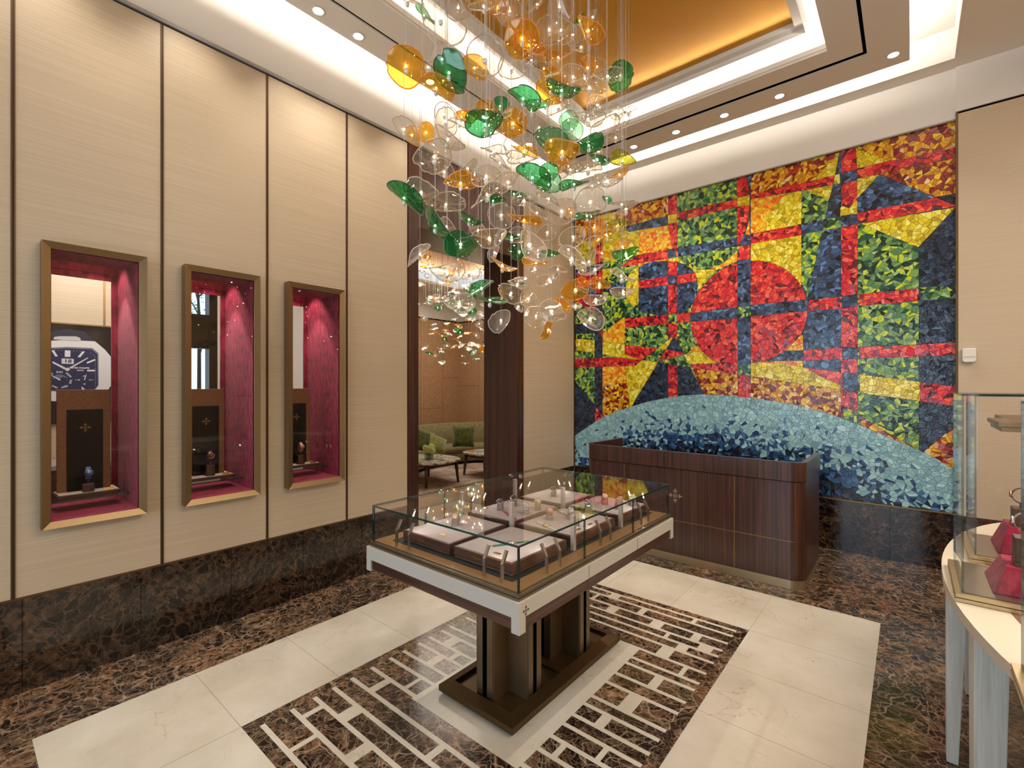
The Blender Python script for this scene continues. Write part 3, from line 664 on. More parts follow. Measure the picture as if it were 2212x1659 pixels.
    for i in range(nx_):
        for k in range(nz_):
            x, z = pts[i, k]
            poly = [(x - 2 * S, z - 2 * S), (x + 2 * S, z - 2 * S), (x + 2 * S, z + 2 * S), (x - 2 * S, z + 2 * S)]
            for di in (-2, -1, 0, 1, 2):
                for dk in (-2, -1, 0, 1, 2):
                    if not (di or dk): continue
                    q = pts.get((i + di, k + dk))
                    if not q: continue
                    ex, ez = q[0] - x, q[1] - z
                    poly = clip(poly, ex, ez, ex * (x + q[0]) / 2 + ez * (z + q[1]) / 2)
            for (a1_, b1_, c1_) in ((1, 0, 4.10), (-1, 0, -.003), (0, 1, 4.125), (0, -1, -.534)): poly = clip(poly, a1_, b1_, c1_) if poly else poly
            if len(poly) < 3: continue
            work = [poly]
            for sgi in buck.get((int(x / S), int((z - .53) / S)), ()):
                p, q = segs[sgi]; dx, dz = q[0] - p[0], q[1] - p[1]; L = math.hypot(dx, dz)
                if L < 1e-6: continue
                nx2, nz2 = dz / L, -dx / L; d0 = nx2 * p[0] + nz2 * p[1]
                new = []
                for w_ in work:
                    s_ = [v[0] * nx2 + v[1] * nz2 - d0 for v in w_]
                    if max(s_) < .004 or min(s_) > -.004: new.append(w_); continue
                    # does the segment itself pass through this piece
                    t0, t1 = 0.0, 1.0
                    A, cx_, cz_ = areac(w_)
                    tm = max(0, min(1, ((cx_ - p[0]) * dx + (cz_ - p[1]) * dz) / (L * L)))
                    mx_, mz_ = p[0] + dx * tm, p[1] + dz * tm
                    if math.hypot(mx_ - cx_, mz_ - cz_) > S * .75: new.append(w_); continue
                    e_ = .005
                    if region(mx_ + nx2 * e_, mz_ + nz2 * e_) == region(mx_ - nx2 * e_, mz_ - nz2 * e_): new.append(w_); continue
                    new += [q_ for q_ in (clip(w_, nx2, nz2, d0), clip(w_, -nx2, -nz2, -d0)) if len(q_) > 2]
                work = new
            for w_ in work:
                A, cx_, cz_ = areac(w_)
                if A > 1.3e-3 and rnd.random() < .85:          # larger pieces are snapped in two
                    a_ = rnd.uniform(0, math.pi); ca_, sa_ = math.cos(a_), math.sin(a_); o_ = rnd.uniform(-.006, .006); d_ = cx_ * ca_ + cz_ * sa_ + o_
                    for q_ in (clip(w_, ca_, sa_, d_), clip(w_, -ca_, -sa_, -d_)):
                        if len(q_) > 2:
                            A2, x2_, z2_ = areac(q_)
                            if A2 > 6e-5: tiles.append((q_, A2, x2_, z2_))
                elif A > 6e-5: tiles.append((w_, A, cx_, cz_))
    PAL = {'R': [(204, 30, 44, 5), (226, 54, 52, 4), (242, 96, 68, 3.4), (150, 16, 38, 3), (80, 14, 30, 1.8)],
           'B': [(44, 66, 98, 5), (60, 88, 128, 4), (30, 42, 62, 4), (92, 128, 172, 1.6), (14, 17, 24, 1.6)],
           'D': [(30, 42, 60, 5), (42, 56, 80, 4), (16, 20, 28, 3), (54, 74, 104, 1.5)],
           'Y': [(234, 212, 40, 5), (214, 188, 26, 4), (250, 236, 112, 3), (180, 156, 14, 2.4)],
           'O': [(246, 196, 38, 4), (244, 156, 30, 3), (236, 104, 34, 2), (250, 218, 80, 2)],
           'A': [(206, 138, 12, 5), (234, 176, 22, 3.5), (150, 36, 10, 3.6), (108, 14, 12, 2.6), (246, 206, 60, 1.2), (240, 220, 160, .5)],
           'G': [(118, 156, 78, 4), (84, 130, 80, 3.6), (28, 74, 46, 3.4), (192, 208, 40, 3), (14, 42, 28, 2.8), (152, 188, 120, 1.5)],
           'L': [(146, 188, 192, 5), (126, 170, 180, 5), (162, 204, 204, 3)], 'M': [(46, 86, 134, 5), (34, 62, 104, 4), (70, 110, 150, 2)], 'K': [(20, 27, 40, 5), (30, 42, 64, 4), (14, 18, 28, 3)]}
    def pick(k):
        p = PAL[k]; t = rnd.uniform(0, sum(q[3] for q in p))
        for q in p:
            t -= q[3]
            if t <= 0: break
        s = rnd.uniform(.92, 1.08); return tuple(min(1.0, c_ * s) for c_ in lin(q))
    hx = [p[0] for p in hill]
    def hilltop(x):
        for k in range(len(hill) - 1):
            if hill[k][0] <= x <= hill[k + 1][0]: t = (x - hill[k][0]) / max(1e-6, hill[k + 1][0] - hill[k][0]); return hill[k][1] * (1 - t) + hill[k + 1][1] * t
        return hill[-1][1]
    verts = []; faces = []; cols = []
    for (w_, A, cx_, cz_) in tiles:
        c_ = region(cx_, cz_)
        if c_ == 'L':
            dpt = hilltop(cx_) - cz_; t = dpt + rnd.gauss(0, .085)
            # the dark pool of tiles follows a shallow arc above the base
            right_side = cx_ > 3.35
            dark = .47 if not right_side else .34
            if right_side:
                if t > dark: c_ = rnd.choices('LMK', (50, 36, 14) if t < .5 else (30, 36, 34))[0]
            elif t > dark + .17: c_ = 'K' if rnd.random() < .87 else 'M'
            elif t > dark: c_ = 'M' if rnd.random() < .76 else ('L' if rnd.random() < .6 else 'K')
            elif t > dark - .12 and rnd.random() < .3: c_ = 'M'
            elif t > dark - .3 and rnd.random() < .05: c_ = 'M'
        col = pick(c_)
        mean = math.sqrt(A / math.pi); sh = max(.6, 1 - .0012 / mean)
        tx, tz = rnd.gauss(0, .035), rnd.gauss(0, .035); hgt = rnd.uniform(.0065, .0095)
        n = len(verts); m_ = len(w_)
        for (x, z) in w_:
            x2, z2 = cx_ + (x - cx_) * sh, cz_ + (z - cz_) * sh
            verts.append((x2, YM - hgt + (x2 - cx_) * tx + (z2 - cz_) * tz, z2))
        for (x, z) in w_:
            x2, z2 = cx_ + (x - cx_) * sh, cz_ + (z - cz_) * sh; verts.append((x2, YM + .011, z2))
        faces.append(tuple(range(n, n + m_))); cols.append(col)
        for k in range(m_): faces.append((n + k, n + (k + 1) % m_, n + m_ + (k + 1) % m_, n + m_ + k)); cols.append(col)
    me = bpy.data.meshes.new('mosaic_mural'); me.from_pydata(verts, [], faces)
    at_ = me.attributes.new('tile_colour', 'FLOAT_COLOR', 'FACE')
    at_.data.foreach_set('color', [x for c_ in cols for x in (*c_, 1.0)])
    bm = bmesh.new(); bm.from_mesh(me); bmesh.ops.recalc_face_normals(bm, faces=bm.faces); bm.to_mesh(me); bm.free()
    m, nt, bs = new_mat('glazed_tesserae')
    an = nt.nodes.new('ShaderNodeAttribute'); an.attribute_name = 'tile_colour'; nt.links.new(an.outputs['Color'], bs.inputs['Base Color'])
    bs.inputs['Roughness'].default_value = .22; bs.inputs["Coat Weight"].default_value = .18; bs.inputs['Coat Roughness'].default_value = .08
    tc = N(nt, 'TexCoord'); nz = N(nt, 'TexNoise', Scale=55.0, Detail=2.0); nt.links.new(tc.outputs['Object'], nz.inputs['Vector'])
    bp = N(nt, 'Bump', Strength=.35, Distance=.006); nt.links.new(nz.outputs['Fac'], bp.inputs['Height']); nt.links.new(bp.outputs[0], bs.inputs['Normal']); nt.links.new(bp.outputs[0], bs.inputs['Coat Normal'])
    me.materials.append(m)
    o = bpy.data.objects.new('mosaic_mural', me); COL.objects.link(o)
    tag(o, 'floor-to-ceiling mosaic mural of broken red, yellow, green and blue tiles above a pale blue hill', 'mosaic')
    print('tiles', len(tiles))
build_mosaic()

# ================================================================== DISPLAY TABLE
def display_table():
    bx, by = 2.04, 2.28
    t = thing('display_table', (bx, by, 0), 'bronze two-pillar display table with a white and dark wood top in the room centre', 'display table')
    off = (bx, by, 0)
    # base plate with raised rim and cross bar
    b = MB(off); b.box(1.785, 2.29, 1.76, 2.84, .0025, .018, 0); b.box(1.772, 2.302, 1.745, 2.852, .018, .046, 0)
    b.build('base', 'base_bronze', t, .0015)
    b = MB(off); o = (1.772, 2.302, 1.745, 2.852); w_ = .062
    def bar(p0, p1, q0, q1):      # sloping rim piece between outer edge p0-p1 and inner edge q0-q1
        v = [(*p0, .046), (*p1, .046), (*q1, .046), (*q0, .046), (*p0, .050), (*p1, .050), (*q1, .068), (*q0, .068)]
        b.add(v, [(0, 3, 2, 1), (4, 5, 6, 7), (0, 1, 5, 4), (1, 2, 6, 5), (2, 3, 7, 6), (3, 0, 4, 7)])
    O = [(o[0], o[2]), (o[1], o[2]), (o[1], o[3]), (o[0], o[3])]; I = [(o[0] + w_, o[2] + w_), (o[1] - w_, o[2] + w_), (o[1] - w_, o[3] - w_), (o[0] + w_, o[3] - w_)]
    for k in range(4): bar(O[k], O[(k + 1) % 4], I[k], I[(k + 1) % 4])
    ym = 2.285
    b.add([(I[0][0], ym - .035, .034), (I[1][0], ym - .035, .034), (I[1][0], ym + .035, .034), (I[0][0], ym + .035, .034), (I[0][0], ym - .03, .06), (I[1][0], ym - .03, .06), (I[1][0], ym + .03, .06), (I[0][0], ym + .03, .06), (I[0][0], ym, .068), (I[1][0], ym, .068)],
          [(0, 1, 5, 4), (2, 3, 7, 6), (4, 5, 9, 8), (8, 9, 6, 7), (0, 4, 8, 7, 3), (1, 2, 6, 9, 5)])
    b.build('rim', 'base_bronze', t)
    # cross-shaped pillars with grooved ends
    for cy in (2.02, 2.53):
        b = MB(off); cx = 2.04; A, H = .185, .062; z0, z1 = .046, .722
        P = [(cx - H, cy - A), (cx + H, cy - A), (cx + H, cy - H), (cx + A, cy - H), (cx + A, cy + H), (cx + H, cy + H), (cx + H, cy + A), (cx - H, cy + A), (cx - H, cy + H), (cx - A, cy + H), (cx - A, cy - H), (cx - H, cy - H)]
        b.prism(P, z0, z1, 'z', 0)
        pil = b.build('pillar', 'bronze_pillar', t, .001)
        b = MB(off); g_ = .016
        b.box(cx - g_, cx + g_, cy - A - .0015, cy - A + .01, z0, z1); b.box(cx - g_, cx + g_, cy + A - .01, cy + A + .0015, z0, z1)
        b.box(cx - A - .0015, cx - A + .01, cy - g_, cy + g_, z0, z1); b.box(cx + A - .01, cx + A + .0015, cy - g_, cy + g_, z0, z1)
        b.build('groove', 'slot', pil)
        b = MB(off)
        for sx, sy in ((0, -1), (0, 1), (-1, 0), (1, 0)):
            for s in (-1, 1):
                px, py = cx + sx * (A + .002) + (s * .036 if sx == 0 else 0), cy + sy * (A + .002) + (s * .036 if sy == 0 else 0)
                b.box(px - (.003 if sx else .02), px + (.003 if sx else .02), py - (.003 if sy else .02), py + (.003 if sy else .02), z0, z1)
        b.build('end_strip', 'bronze_step', pil)
    # top: white frame with corner legs, wood drawer fronts
    X0, X1, Y0, Y1, ZW = 1.506, 2.574, 1.463, 3.07, .83
    b = MB(off)
    b.box(X0, X1, Y0, Y1, .765, ZW)
    for x in (X0, X1 - .042):
        for y in (Y0, Y1 - .042): b.box(x, x + .042, y, y + .042, .702, .765)
    b.build('white_frame', 'tablewhite', t, .0012)
    for y in (1.999, 2.534):
        for xa in (X1 - .001, X0 - .0006): b = MB(off); b.box(xa, xa + .0016, y - .0012, y + .0012, .765, ZW); b.build('joint', 'slot', t)
    b = MB(off)
    b.box(X0 + .043, X1 - .043, Y0 + .008, Y1 - .008, .712, .764)
    b.build('wood_apron', 'wood_x', t, .001)
    for y0, y1 in ((Y0 + .043, 1.998), (2.0, 2.533), (2.535, Y1 - .043)):
        for xa in (X1 - .02, X0 + .006): b = MB(off); b.box(xa, xa + .014, y0, y1, .711, .764); b.build('drawer_front', 'wood_y', t, .001)
    b = MB(off); b.box(X0 + .1, X1 - .1, Y0 + .1, Y1 - .1, .705, .7118); b.build('underside', 'black', t)
    b = MB(off)
    b.box(X0 + .012, X1 - .012, Y0 + .012, Y1 - .012, ZW, .842, 0); b.box(X0 + .016, X1 - .016, Y0 + .016, Y1 - .016, .842, .8445, 1); b.box(X0 + .013, X1 - .013, Y0 + .013, Y1 - .013, .8445, .856, 0)
    b.build('stepped_rim', ['bronze_step', 'slot'], t)
    M['casefloor'] = mat('brass_plate', (168, 134, 92), .42, .85)
    b = MB(off); b.box(X0 + .03, X1 - .03, Y0 + .03, Y1 - .03, .856, .8605, 0); b.box(X0 + .11, X1 - .11, Y0 + .09, Y1 - .08, .8605, .8625, 1)
    b.build('display_floor', ['casefloor', 'black'], t)
    b = MB(off); m4 = frame((2.574 + .0008, 1.506, .79), (0, 1, 0), (0, 0, 1)); add_emblem(b, .044, m4); b.build('emblem', 'bronze_dark', t)
    return t
display_table()
def glass_case():
    X0, X1, Y0, Y1, z0, z1 = 1.528, 2.552, 1.485, 3.048, .8565, 1.052
    c = ((X0 + X1) / 2, (Y0 + Y1) / 2, z0)
    t = thing('glass_case', c, 'clear green-edged glass case covering the watch trays on the central table', 'glass case')
    th = .010
    b = MB(c); b.pane(X0, X1, Y0, Y1, z1 - th, z1, 'z'); b.build('glass_top', ['caseglass', 'glassedge'], t)
    b = MB(c); b.pane(X0 + .001, X1 - .001, Y0, Y0 + th, z0, z1 - th, 'y'); b.build('glass_side', ['caseglass', 'glassedge'], t)
    b = MB(c); b.pane(X0 + .001, X1 - .001, Y1 - th, Y1, z0, z1 - th, 'y'); b.build('glass_side', ['caseglass', 'glassedge'], t)
    for x in (X0, X1 - th):
        for y0, y1 in ((Y0 + th, 2.0), (2.004, 2.53), (2.534, Y1 - th)):
            b = MB(c); b.pane(x, x + th, y0, y1, z0, z1 - th, 'x'); b.build('glass_side', ['caseglass', 'glassedge'], t)
    for x in (X0 + .003, X1 - .003):
        for y in (Y0 + .003, Y1 - .003): b = MB(c); b.box(x - .003, x + .003, y - .003, y + .003, z0, z1 - th); b.build('corner_edge', 'glassedge', t)
glass_case()
# trays -------------------------------------------------------------
TZ = .92
TRAYS = {'A': (1.665, 2.03, 1.585, 2.015), 'B': (2.065, 2.435, 1.585, 2.015), 'C': (1.665, 2.03, 2.075, 2.53), 'D': (2.065, 2.435, 2.075, 2.53), 'E': (1.665, 2.03, 2.59, 2.97), 'F': (2.065, 2.435, 2.59, 2.97)}
TLAB = {'A': 'walnut display tray in the near left corner of the glass case, one watch on it', 'B': 'walnut display tray in the near right corner of the case under the green-strapped watch',
        'C': 'walnut display tray in the middle left of the case holding the magenta-strapped watch', 'D': 'walnut display tray in the middle right of the case holding the rose gold watch',
        'E': 'walnut display tray in the far left corner of the case, brightly lit, one watch', 'F': 'walnut display tray in the far right corner of the case crowded with silver watches'}
for k, (x0, x1, y0, y1) in TRAYS.items():
    c = ((x0 + x1) / 2, (y0 + y1) / 2, .8625)
    t = thing('display_tray', c, TLAB[k], 'tray', 'walnut trays in the central glass case')
    b = MB(c); b.box(x0, x1, y0, y1, .874, TZ); b.build('body', 'walnut_x', t, .0035)
    b = MB(c); b.box(x0 + .012, x1 - .012, y0 + .012, y1 - .012, TZ - .001, TZ + .0012); b.build('suede_inlay', 'leather', t)
    b = MB(c); b.box(x0 + .004, x1 - .004, y0 + .004, y1 - .004, .866, .8735); b.build('metal_foot_strip', 'steel', t)
    for x in (x0 + .03, x1 - .07):
        for y in (y0 + .03, y1 - .07): b = MB(c); b.box(x, x + .04, y, y + .04, .8625, .866); b.build('foot', 'black', t)
    b = MB(c)
    if k in 'AB': m4 = frame(((x0 + x1) / 2 - .035, y0 - .0006, .9), (1, 0, 0), (0, 0, 1))
    elif k in 'DF': m4 = frame((x1 + .0006, y0 + .1, .9), (0, 1, 0), (0, 0, 1))
    else: m4 = None
    if m4:
        add_emblem(b, .013, m4 @ Matrix.Translation((0, .008, 0))); add_text(b, 'PATEK PHILIPPE', .0085, m4 @ Matrix.Translation((0, -.004, 0)), bold=.0002); add_text(b, 'GENEVE', .005, m4 @ Matrix.Translation((0, -.011, 0)), bold=.0001)
        b.build('lettering', 'gold', t)
# watches -----------------------------------------------------------
_wm = {}
def wmat(rgb, rough=.5, metal=0.0):
    k = (rgb, rough, metal)
    if k not in _wm: _wm[k] = mat('watch_finish', rgb, rough, metal)
    return _wm[k]
def watch(loc, rz, label, case='chrome', strap=None, dial=(225, 225, 220), r=.019, mode='cushion', group='watches in the central glass case', lift=0.0):
    """mode cushion: strap bent over a pad, case on top; flat: strap laid out straight along local x"""
    t = thing('wristwatch', loc, label, 'watch', group, rz)
    sm = M[case] if strap is None else wmat(strap, .6)
    dm = wmat(dial, .3)
    if mode == 'cushion':
        R0 = .0265; tilt = R(-34); cz = .022 + lift
        C = Matrix.Translation((0, 0, cz)) @ Matrix.Rotation(tilt, 4, 'Y') @ Matrix.Translation((0, 0, R0))
        b = MB(); n = 26; W = .0095
        for i in range(n):
            a0 = R(-110 + 220 * i / n) + tilt; a1 = R(-110 + 220 * (i + (.86 if strap is None else 1.0)) / n) + tilt
            w0 = W * (1 - .25 * abs(i / n - .5) * 2)
            q = []
            for rr_ in (R0 - .0016, R0 + .0016):
                for a_ in (a0, a1):
                    for y_ in (-w0, w0): q.append((rr_ * math.sin(a_), y_, cz + rr_ * math.cos(a_)))
            b.add(q, [(0, 1, 3, 2), (4, 6, 7, 5), (0, 4, 5, 1), (2, 3, 7, 6), (0, 2, 6, 4), (1, 5, 7, 3)])
        b.build('strap', sm, t)
    else:
        C = Matrix.Translation((0, 0, .0045 + lift))
        b = MB()
        for s in (-1, 1):
            n = 12; L = .082
            for i in range(n):
                a0 = .014 + L * i / n; a1 = .014 + L * (i + (.86 if strap is None else 1)) / n; w0 = .0095 - .003 * i / n
                b.box(s * a0, s * a1, -w0, w0, lift + .0012, lift + .0044)
        b.build('strap', sm, t)
    b = MB(); b.lathe([(r * .9, -.003), (r, -.001), (r, .003), (r * .94, .0052), (r * .86, .0056), (r * .84, .0046), (0.0001, .0046)], mat4=C, seg=20)
    for s in (-1, 1):
        for y_ in (-.009, .009):
            p = [C @ Vector((s * r * .75, y_, .001)), C @ Vector((s * (r + .005), y_ * .95, -.002))]; b.tube(p, .0024, 6)
    cs = b.build('case', case, t)
    b = MB(); b.lathe([(r * .83, .0047), (0.0001, .0049)], mat4=C, seg=20); dl = b.build('dial', dm, t)
    b = MB()
    for a_, L, w_ in ((R(60), .62, .0011), (R(150), .45, .0013)):
        q = [C @ Vector((math.cos(a_) * x_ - math.sin(a_) * y_, math.sin(a_) * x_ + math.cos(a_) * y_, .0052)) for x_, y_ in ((-.1 * r, -w_), (L * r, -w_ * .4), (L * r, w_ * .4), (-.1 * r, w_))]
        b.add(q, [(0, 1, 2, 3)])
    for k in range(12):
        a_ = R(30 * k); q = [C @ Vector((math.cos(a_) * x_ - math.sin(a_) * y_, math.sin(a_) * x_ + math.cos(a_) * y_, .00515)) for x_, y_ in ((.66 * r, -.0005), (.78 * r, -.0005), (.78 * r, .0005), (.66 * r, .0005))]
        b.add(q, [(0, 1, 2, 3)])
    b.build('hands', wmat((30, 30, 34), .3) if sum(dial) > 300 else 'steel', dl)
    b = MB(); b.tube([C @ Vector((0, r * .95, .0015)), C @ Vector((0, r * 1.22, .0015))], .003, 8); b.build('crown', case, cs)
    return t
def cushion(loc, rz, label, colr=(142, 128, 120)):
    t = tag(None or MB().prism([(-.034, 0), (.036, 0), (.03, .012), (.018, .033), (.004, .043), (-.012, .042), (-.024, .03), (-.032, .012)], -.0145, .0145, 'y').build('watch_cushion', wmat(colr, .85), None, .003, loc=loc), label, 'cushion', 'watch cushions in the central glass case')
    t.rotation_euler = (0, 0, rz); t.scale = (1.15, 1.15, 1.15); return t
ZI = TZ + .0014
def on(u, v): p = at(u, v, 2, ZI + .012); return p.x, p.y
CW = [  # u, v, rz, case, strap, dial, radius, watch label, cushion label
    (985, 1128, 35, 'rose', (150, 140, 130), (235, 230, 220), .019, 'rose gold watch with a grey strap on the near left tray', 'pale cushion under the lone watch of the near left tray'),
    (1081, 1095, 35, 'chrome', None, (70, 80, 100), .018, 'steel bracelet watch at the left end of the middle left tray', 'pale cushion at the left end of the middle left tray'),
    (1110, 1087, 35, 'chrome', None, (30, 34, 44), .018, 'dark-faced steel watch at the back of the middle left tray', 'pale cushion at the back of the middle left tray'),
    (1137, 1104, 35, 'chrome', None, (200, 200, 205), .018, 'steel bracelet watch near the front right of the middle left tray', 'pale cushion near the front right of the middle left tray'),
    (1162, 1095, 35, 'gold', None, (220, 214, 196), .019, 'two-tone bracelet watch at the right end of the middle left tray', 'pale cushion at the right end of the middle left tray'),
    (1187, 1115, 40, 'rose', None, (228, 190, 160), .021, 'large rose gold watch at the left of the middle right tray', 'pale cushion under the large rose gold watch'),
    (1233, 1115, 40, 'chrome', None, (190, 196, 204), .018, 'gem-set steel watch in the centre of the middle right tray', 'pale cushion in the centre of the middle right tray'),
    (1256, 1129, 40, 'chrome', (214, 206, 198), (225, 225, 225), .020, 'steel watch with a pale strap at the front of the middle right tray', 'pale cushion at the front of the middle right tray'),
    (1196, 1067, 30, 'chrome', None, (40, 44, 52), .019, 'steel watch alone on the brightly lit far left tray', 'grey cushion under the lone watch of the far left tray'),
    (1270, 1096, 38, 'chrome', None, (180, 186, 190), .018, 'steel watch at the near left of the crowded far right tray', 'pale cushion at the near left of the far right tray'),
    (1306, 1083, 38, 'rose', (216, 128, 140), (240, 220, 214), .018, 'rose gold watch with a pink strap on the far right tray', 'pink-strapped watch cushion on the far right tray'),
    (1336, 1094, 38, 'chrome', None, (150, 156, 160), .018, 'steel watch right of the pink-strapped one on the far right tray', 'pale cushion right of the pink-strapped watch'),
    (1366, 1086, 38, 'chrome', (60, 60, 66), (220, 220, 220), .018, 'steel watch at the right end of the far right tray', 'pale cushion at the right end of the far right tray')]
for (u, v, rz, cs, st, dl, r_, lw_, lc_) in CW:
    x, y = on(u, v); rz = R(90 + rz)
    cushion((x, y, ZI), rz, lc_); watch((x, y, ZI), rz, lw_, cs, st, dl, r_, 'cushion').scale = (1.15, 1.15, 1.15)
for (u, v, rz, cs, st, dl, r_, lw_) in [
    (1104, 1170, 62, 'chrome', (22, 96, 62), (240, 240, 236), .021, 'silver watch with a green strap laid flat on the near right tray'),
    (1101, 1109, -28, 'rose', (150, 30, 110), (190, 80, 150), .016, 'small watch with a magenta strap laid flat on the middle left tray'),
    (1180, 1132, -20, 'gold', (186, 190, 170), (236, 230, 214), .019, 'gold watch with a pale green strap laid flat on the middle right tray'),
    (1212, 1103, -30, 'chrome', None, (210, 214, 220), .017, 'steel watch laid flat at the back of the middle right tray'),
    (1290, 1106, 20, 'chrome', (40, 44, 50), (30, 34, 40), .017, 'black-faced watch laid flat at the front of the far right tray')]:
    x, y = on(u, v); watch((x, y, ZI), R(rz), lw_, cs, st, dl, r_, 'flat')
for (x, y, rz, sx, sy, colm, lab, nm, cat) in [(1.90, 1.66, 0, .03, .014, 'gold', 'small gold name plate beside the watch on the near left tray', 'name_plate', 'plate'), (2.30, 1.64, 0, .032, .014, 'gold', 'small gold name plate on the near right tray', 'name_plate', 'plate'),
        (1.70, 2.2, 90, .034, .012, 'gold', 'small gold name plate on the middle left tray', 'name_plate', 'plate'), (2.39, 2.2, 90, .03, .014, 'gold', 'small gold name plate nearer the front of the middle right tray', 'name_plate', 'plate'),
        (2.39, 2.32, 90, .03, .014, 'gold', 'small gold name plate further back on the middle right tray', 'name_plate', 'plate')]:
    sx, sy = sx * 1.25, sy * 1.25
    o = MB().box(-sx / 2, sx / 2, -sy / 2, sy / 2, 0, .002).build(nm, colm, None, loc=(x, y, ZI)); o.rotation_euler = (0, 0, R(rz)); tag(o, lab, cat, 'name plates in the central glass case')
# spotlights inside the case -----------------------------------------
def case_spot(x, y, dx, dy, label):
    t = thing('display_spotlight', (x, y, .8605), label, 'spotlight', 'small bent spotlights inside the glass case', math.atan2(dy, dx))
    b = MB(); b.box(-.005, .005, -.0065, .0065, 0, .072); b.build('post', 'steel', t, .0008)
    b = MB(); L = .062; a_ = R(28); s_, c_ = math.sin(a_), math.cos(a_)
    q = [(x_ * c_ + z_ * s_, y_, .073 - x_ * s_ + z_ * c_) for x_ in (-.005, .005) for y_ in (-.007, .007) for z_ in (0, L)]
    b.add(q, [(0, 1, 3, 2), (4, 6, 7, 5), (0, 4, 5, 1), (2, 3, 7, 6), (0, 2, 6, 4), (1, 5, 7, 3)]); hd = b.build('head', 'steel', t)
    b = MB()
    q = [(.0056 * c_ + z_ * s_, y_, .073 - .0056 * s_ + z_ * c_) for y_ in (-.003, .003) for z_ in (.018, .056)]
    b.add(q, [(0, 1, 3, 2)]); b.build('led', 'led', hd)
def ring_spots():
    sides = [('near edge', [(x, 1.525, 0, 1) for x in (1.69, 1.795, 2.325, 2.43)]), ('right edge', [(2.52, y, -1, 0) for y in (1.723, 1.827, 2.207, 2.314, 2.70, 2.80)]),
             ('far edge', [(x, 3.012, 0, -1) for x in (1.72, 1.82, 2.3, 2.4)]), ('left edge', [(1.562, y, 1, 0) for y in (1.723, 1.827, 2.207, 2.314, 2.70, 2.80)])]
    ordn = ['first', 'second', 'third', 'fourth', 'fifth', 'sixth']
    for nm, ps in sides:
        for i, (x, y, dx, dy) in enumerate(ps):
            frm = 'from the left' if nm[0] in 'nf' and nm != 'fifth' else 'from the front'
            case_spot(x, y, dx, dy, 'small bent steel spotlight along the %s of the glass case, %s %s' % (nm, ordn[i], frm))
ring_spots()
for i, (x, y) in enumerate([(1.645, 2.045), (2.047, 2.045), (2.455, 2.045), (1.645, 2.56), (2.047, 2.56), (2.455, 2.56)]):
    lab = 'square champagne metal post holding up the glass top, %s of the %s row' % (('left', 'middle', 'right')[i % 3], ('nearer', 'farther')[i // 3])
    o = MB().box(-.011, .011, -.011, .011, 0, .181).build('support_post', mat('post_satin', (206, 198, 184), .4, .6), None, .002, loc=(x, y, .8628)); tag(o, lab, 'post', 'posts inside the central glass case')
# light thrown by the spotlights
for x, y, tx, ty in ((1.74, 1.54, 1.84, 1.85), (2.378, 1.54, 2.27, 1.85), (1.77, 2.99, 1.85, 2.75), (2.35, 2.99, 2.25, 2.75), (2.50, 1.78, 2.25, 1.85), (2.50, 2.26, 2.2, 2.3), (2.50, 2.75, 2.2, 2.75), (1.58, 1.78, 1.85, 1.85), (1.58, 2.26, 1.85, 2.3), (1.58, 2.75, 1.85, 2.75)):
    spot('case_beam', (x, y, .985), (tx, ty, .92), 1.1, 100, .9, (1, .96, .92), .01)

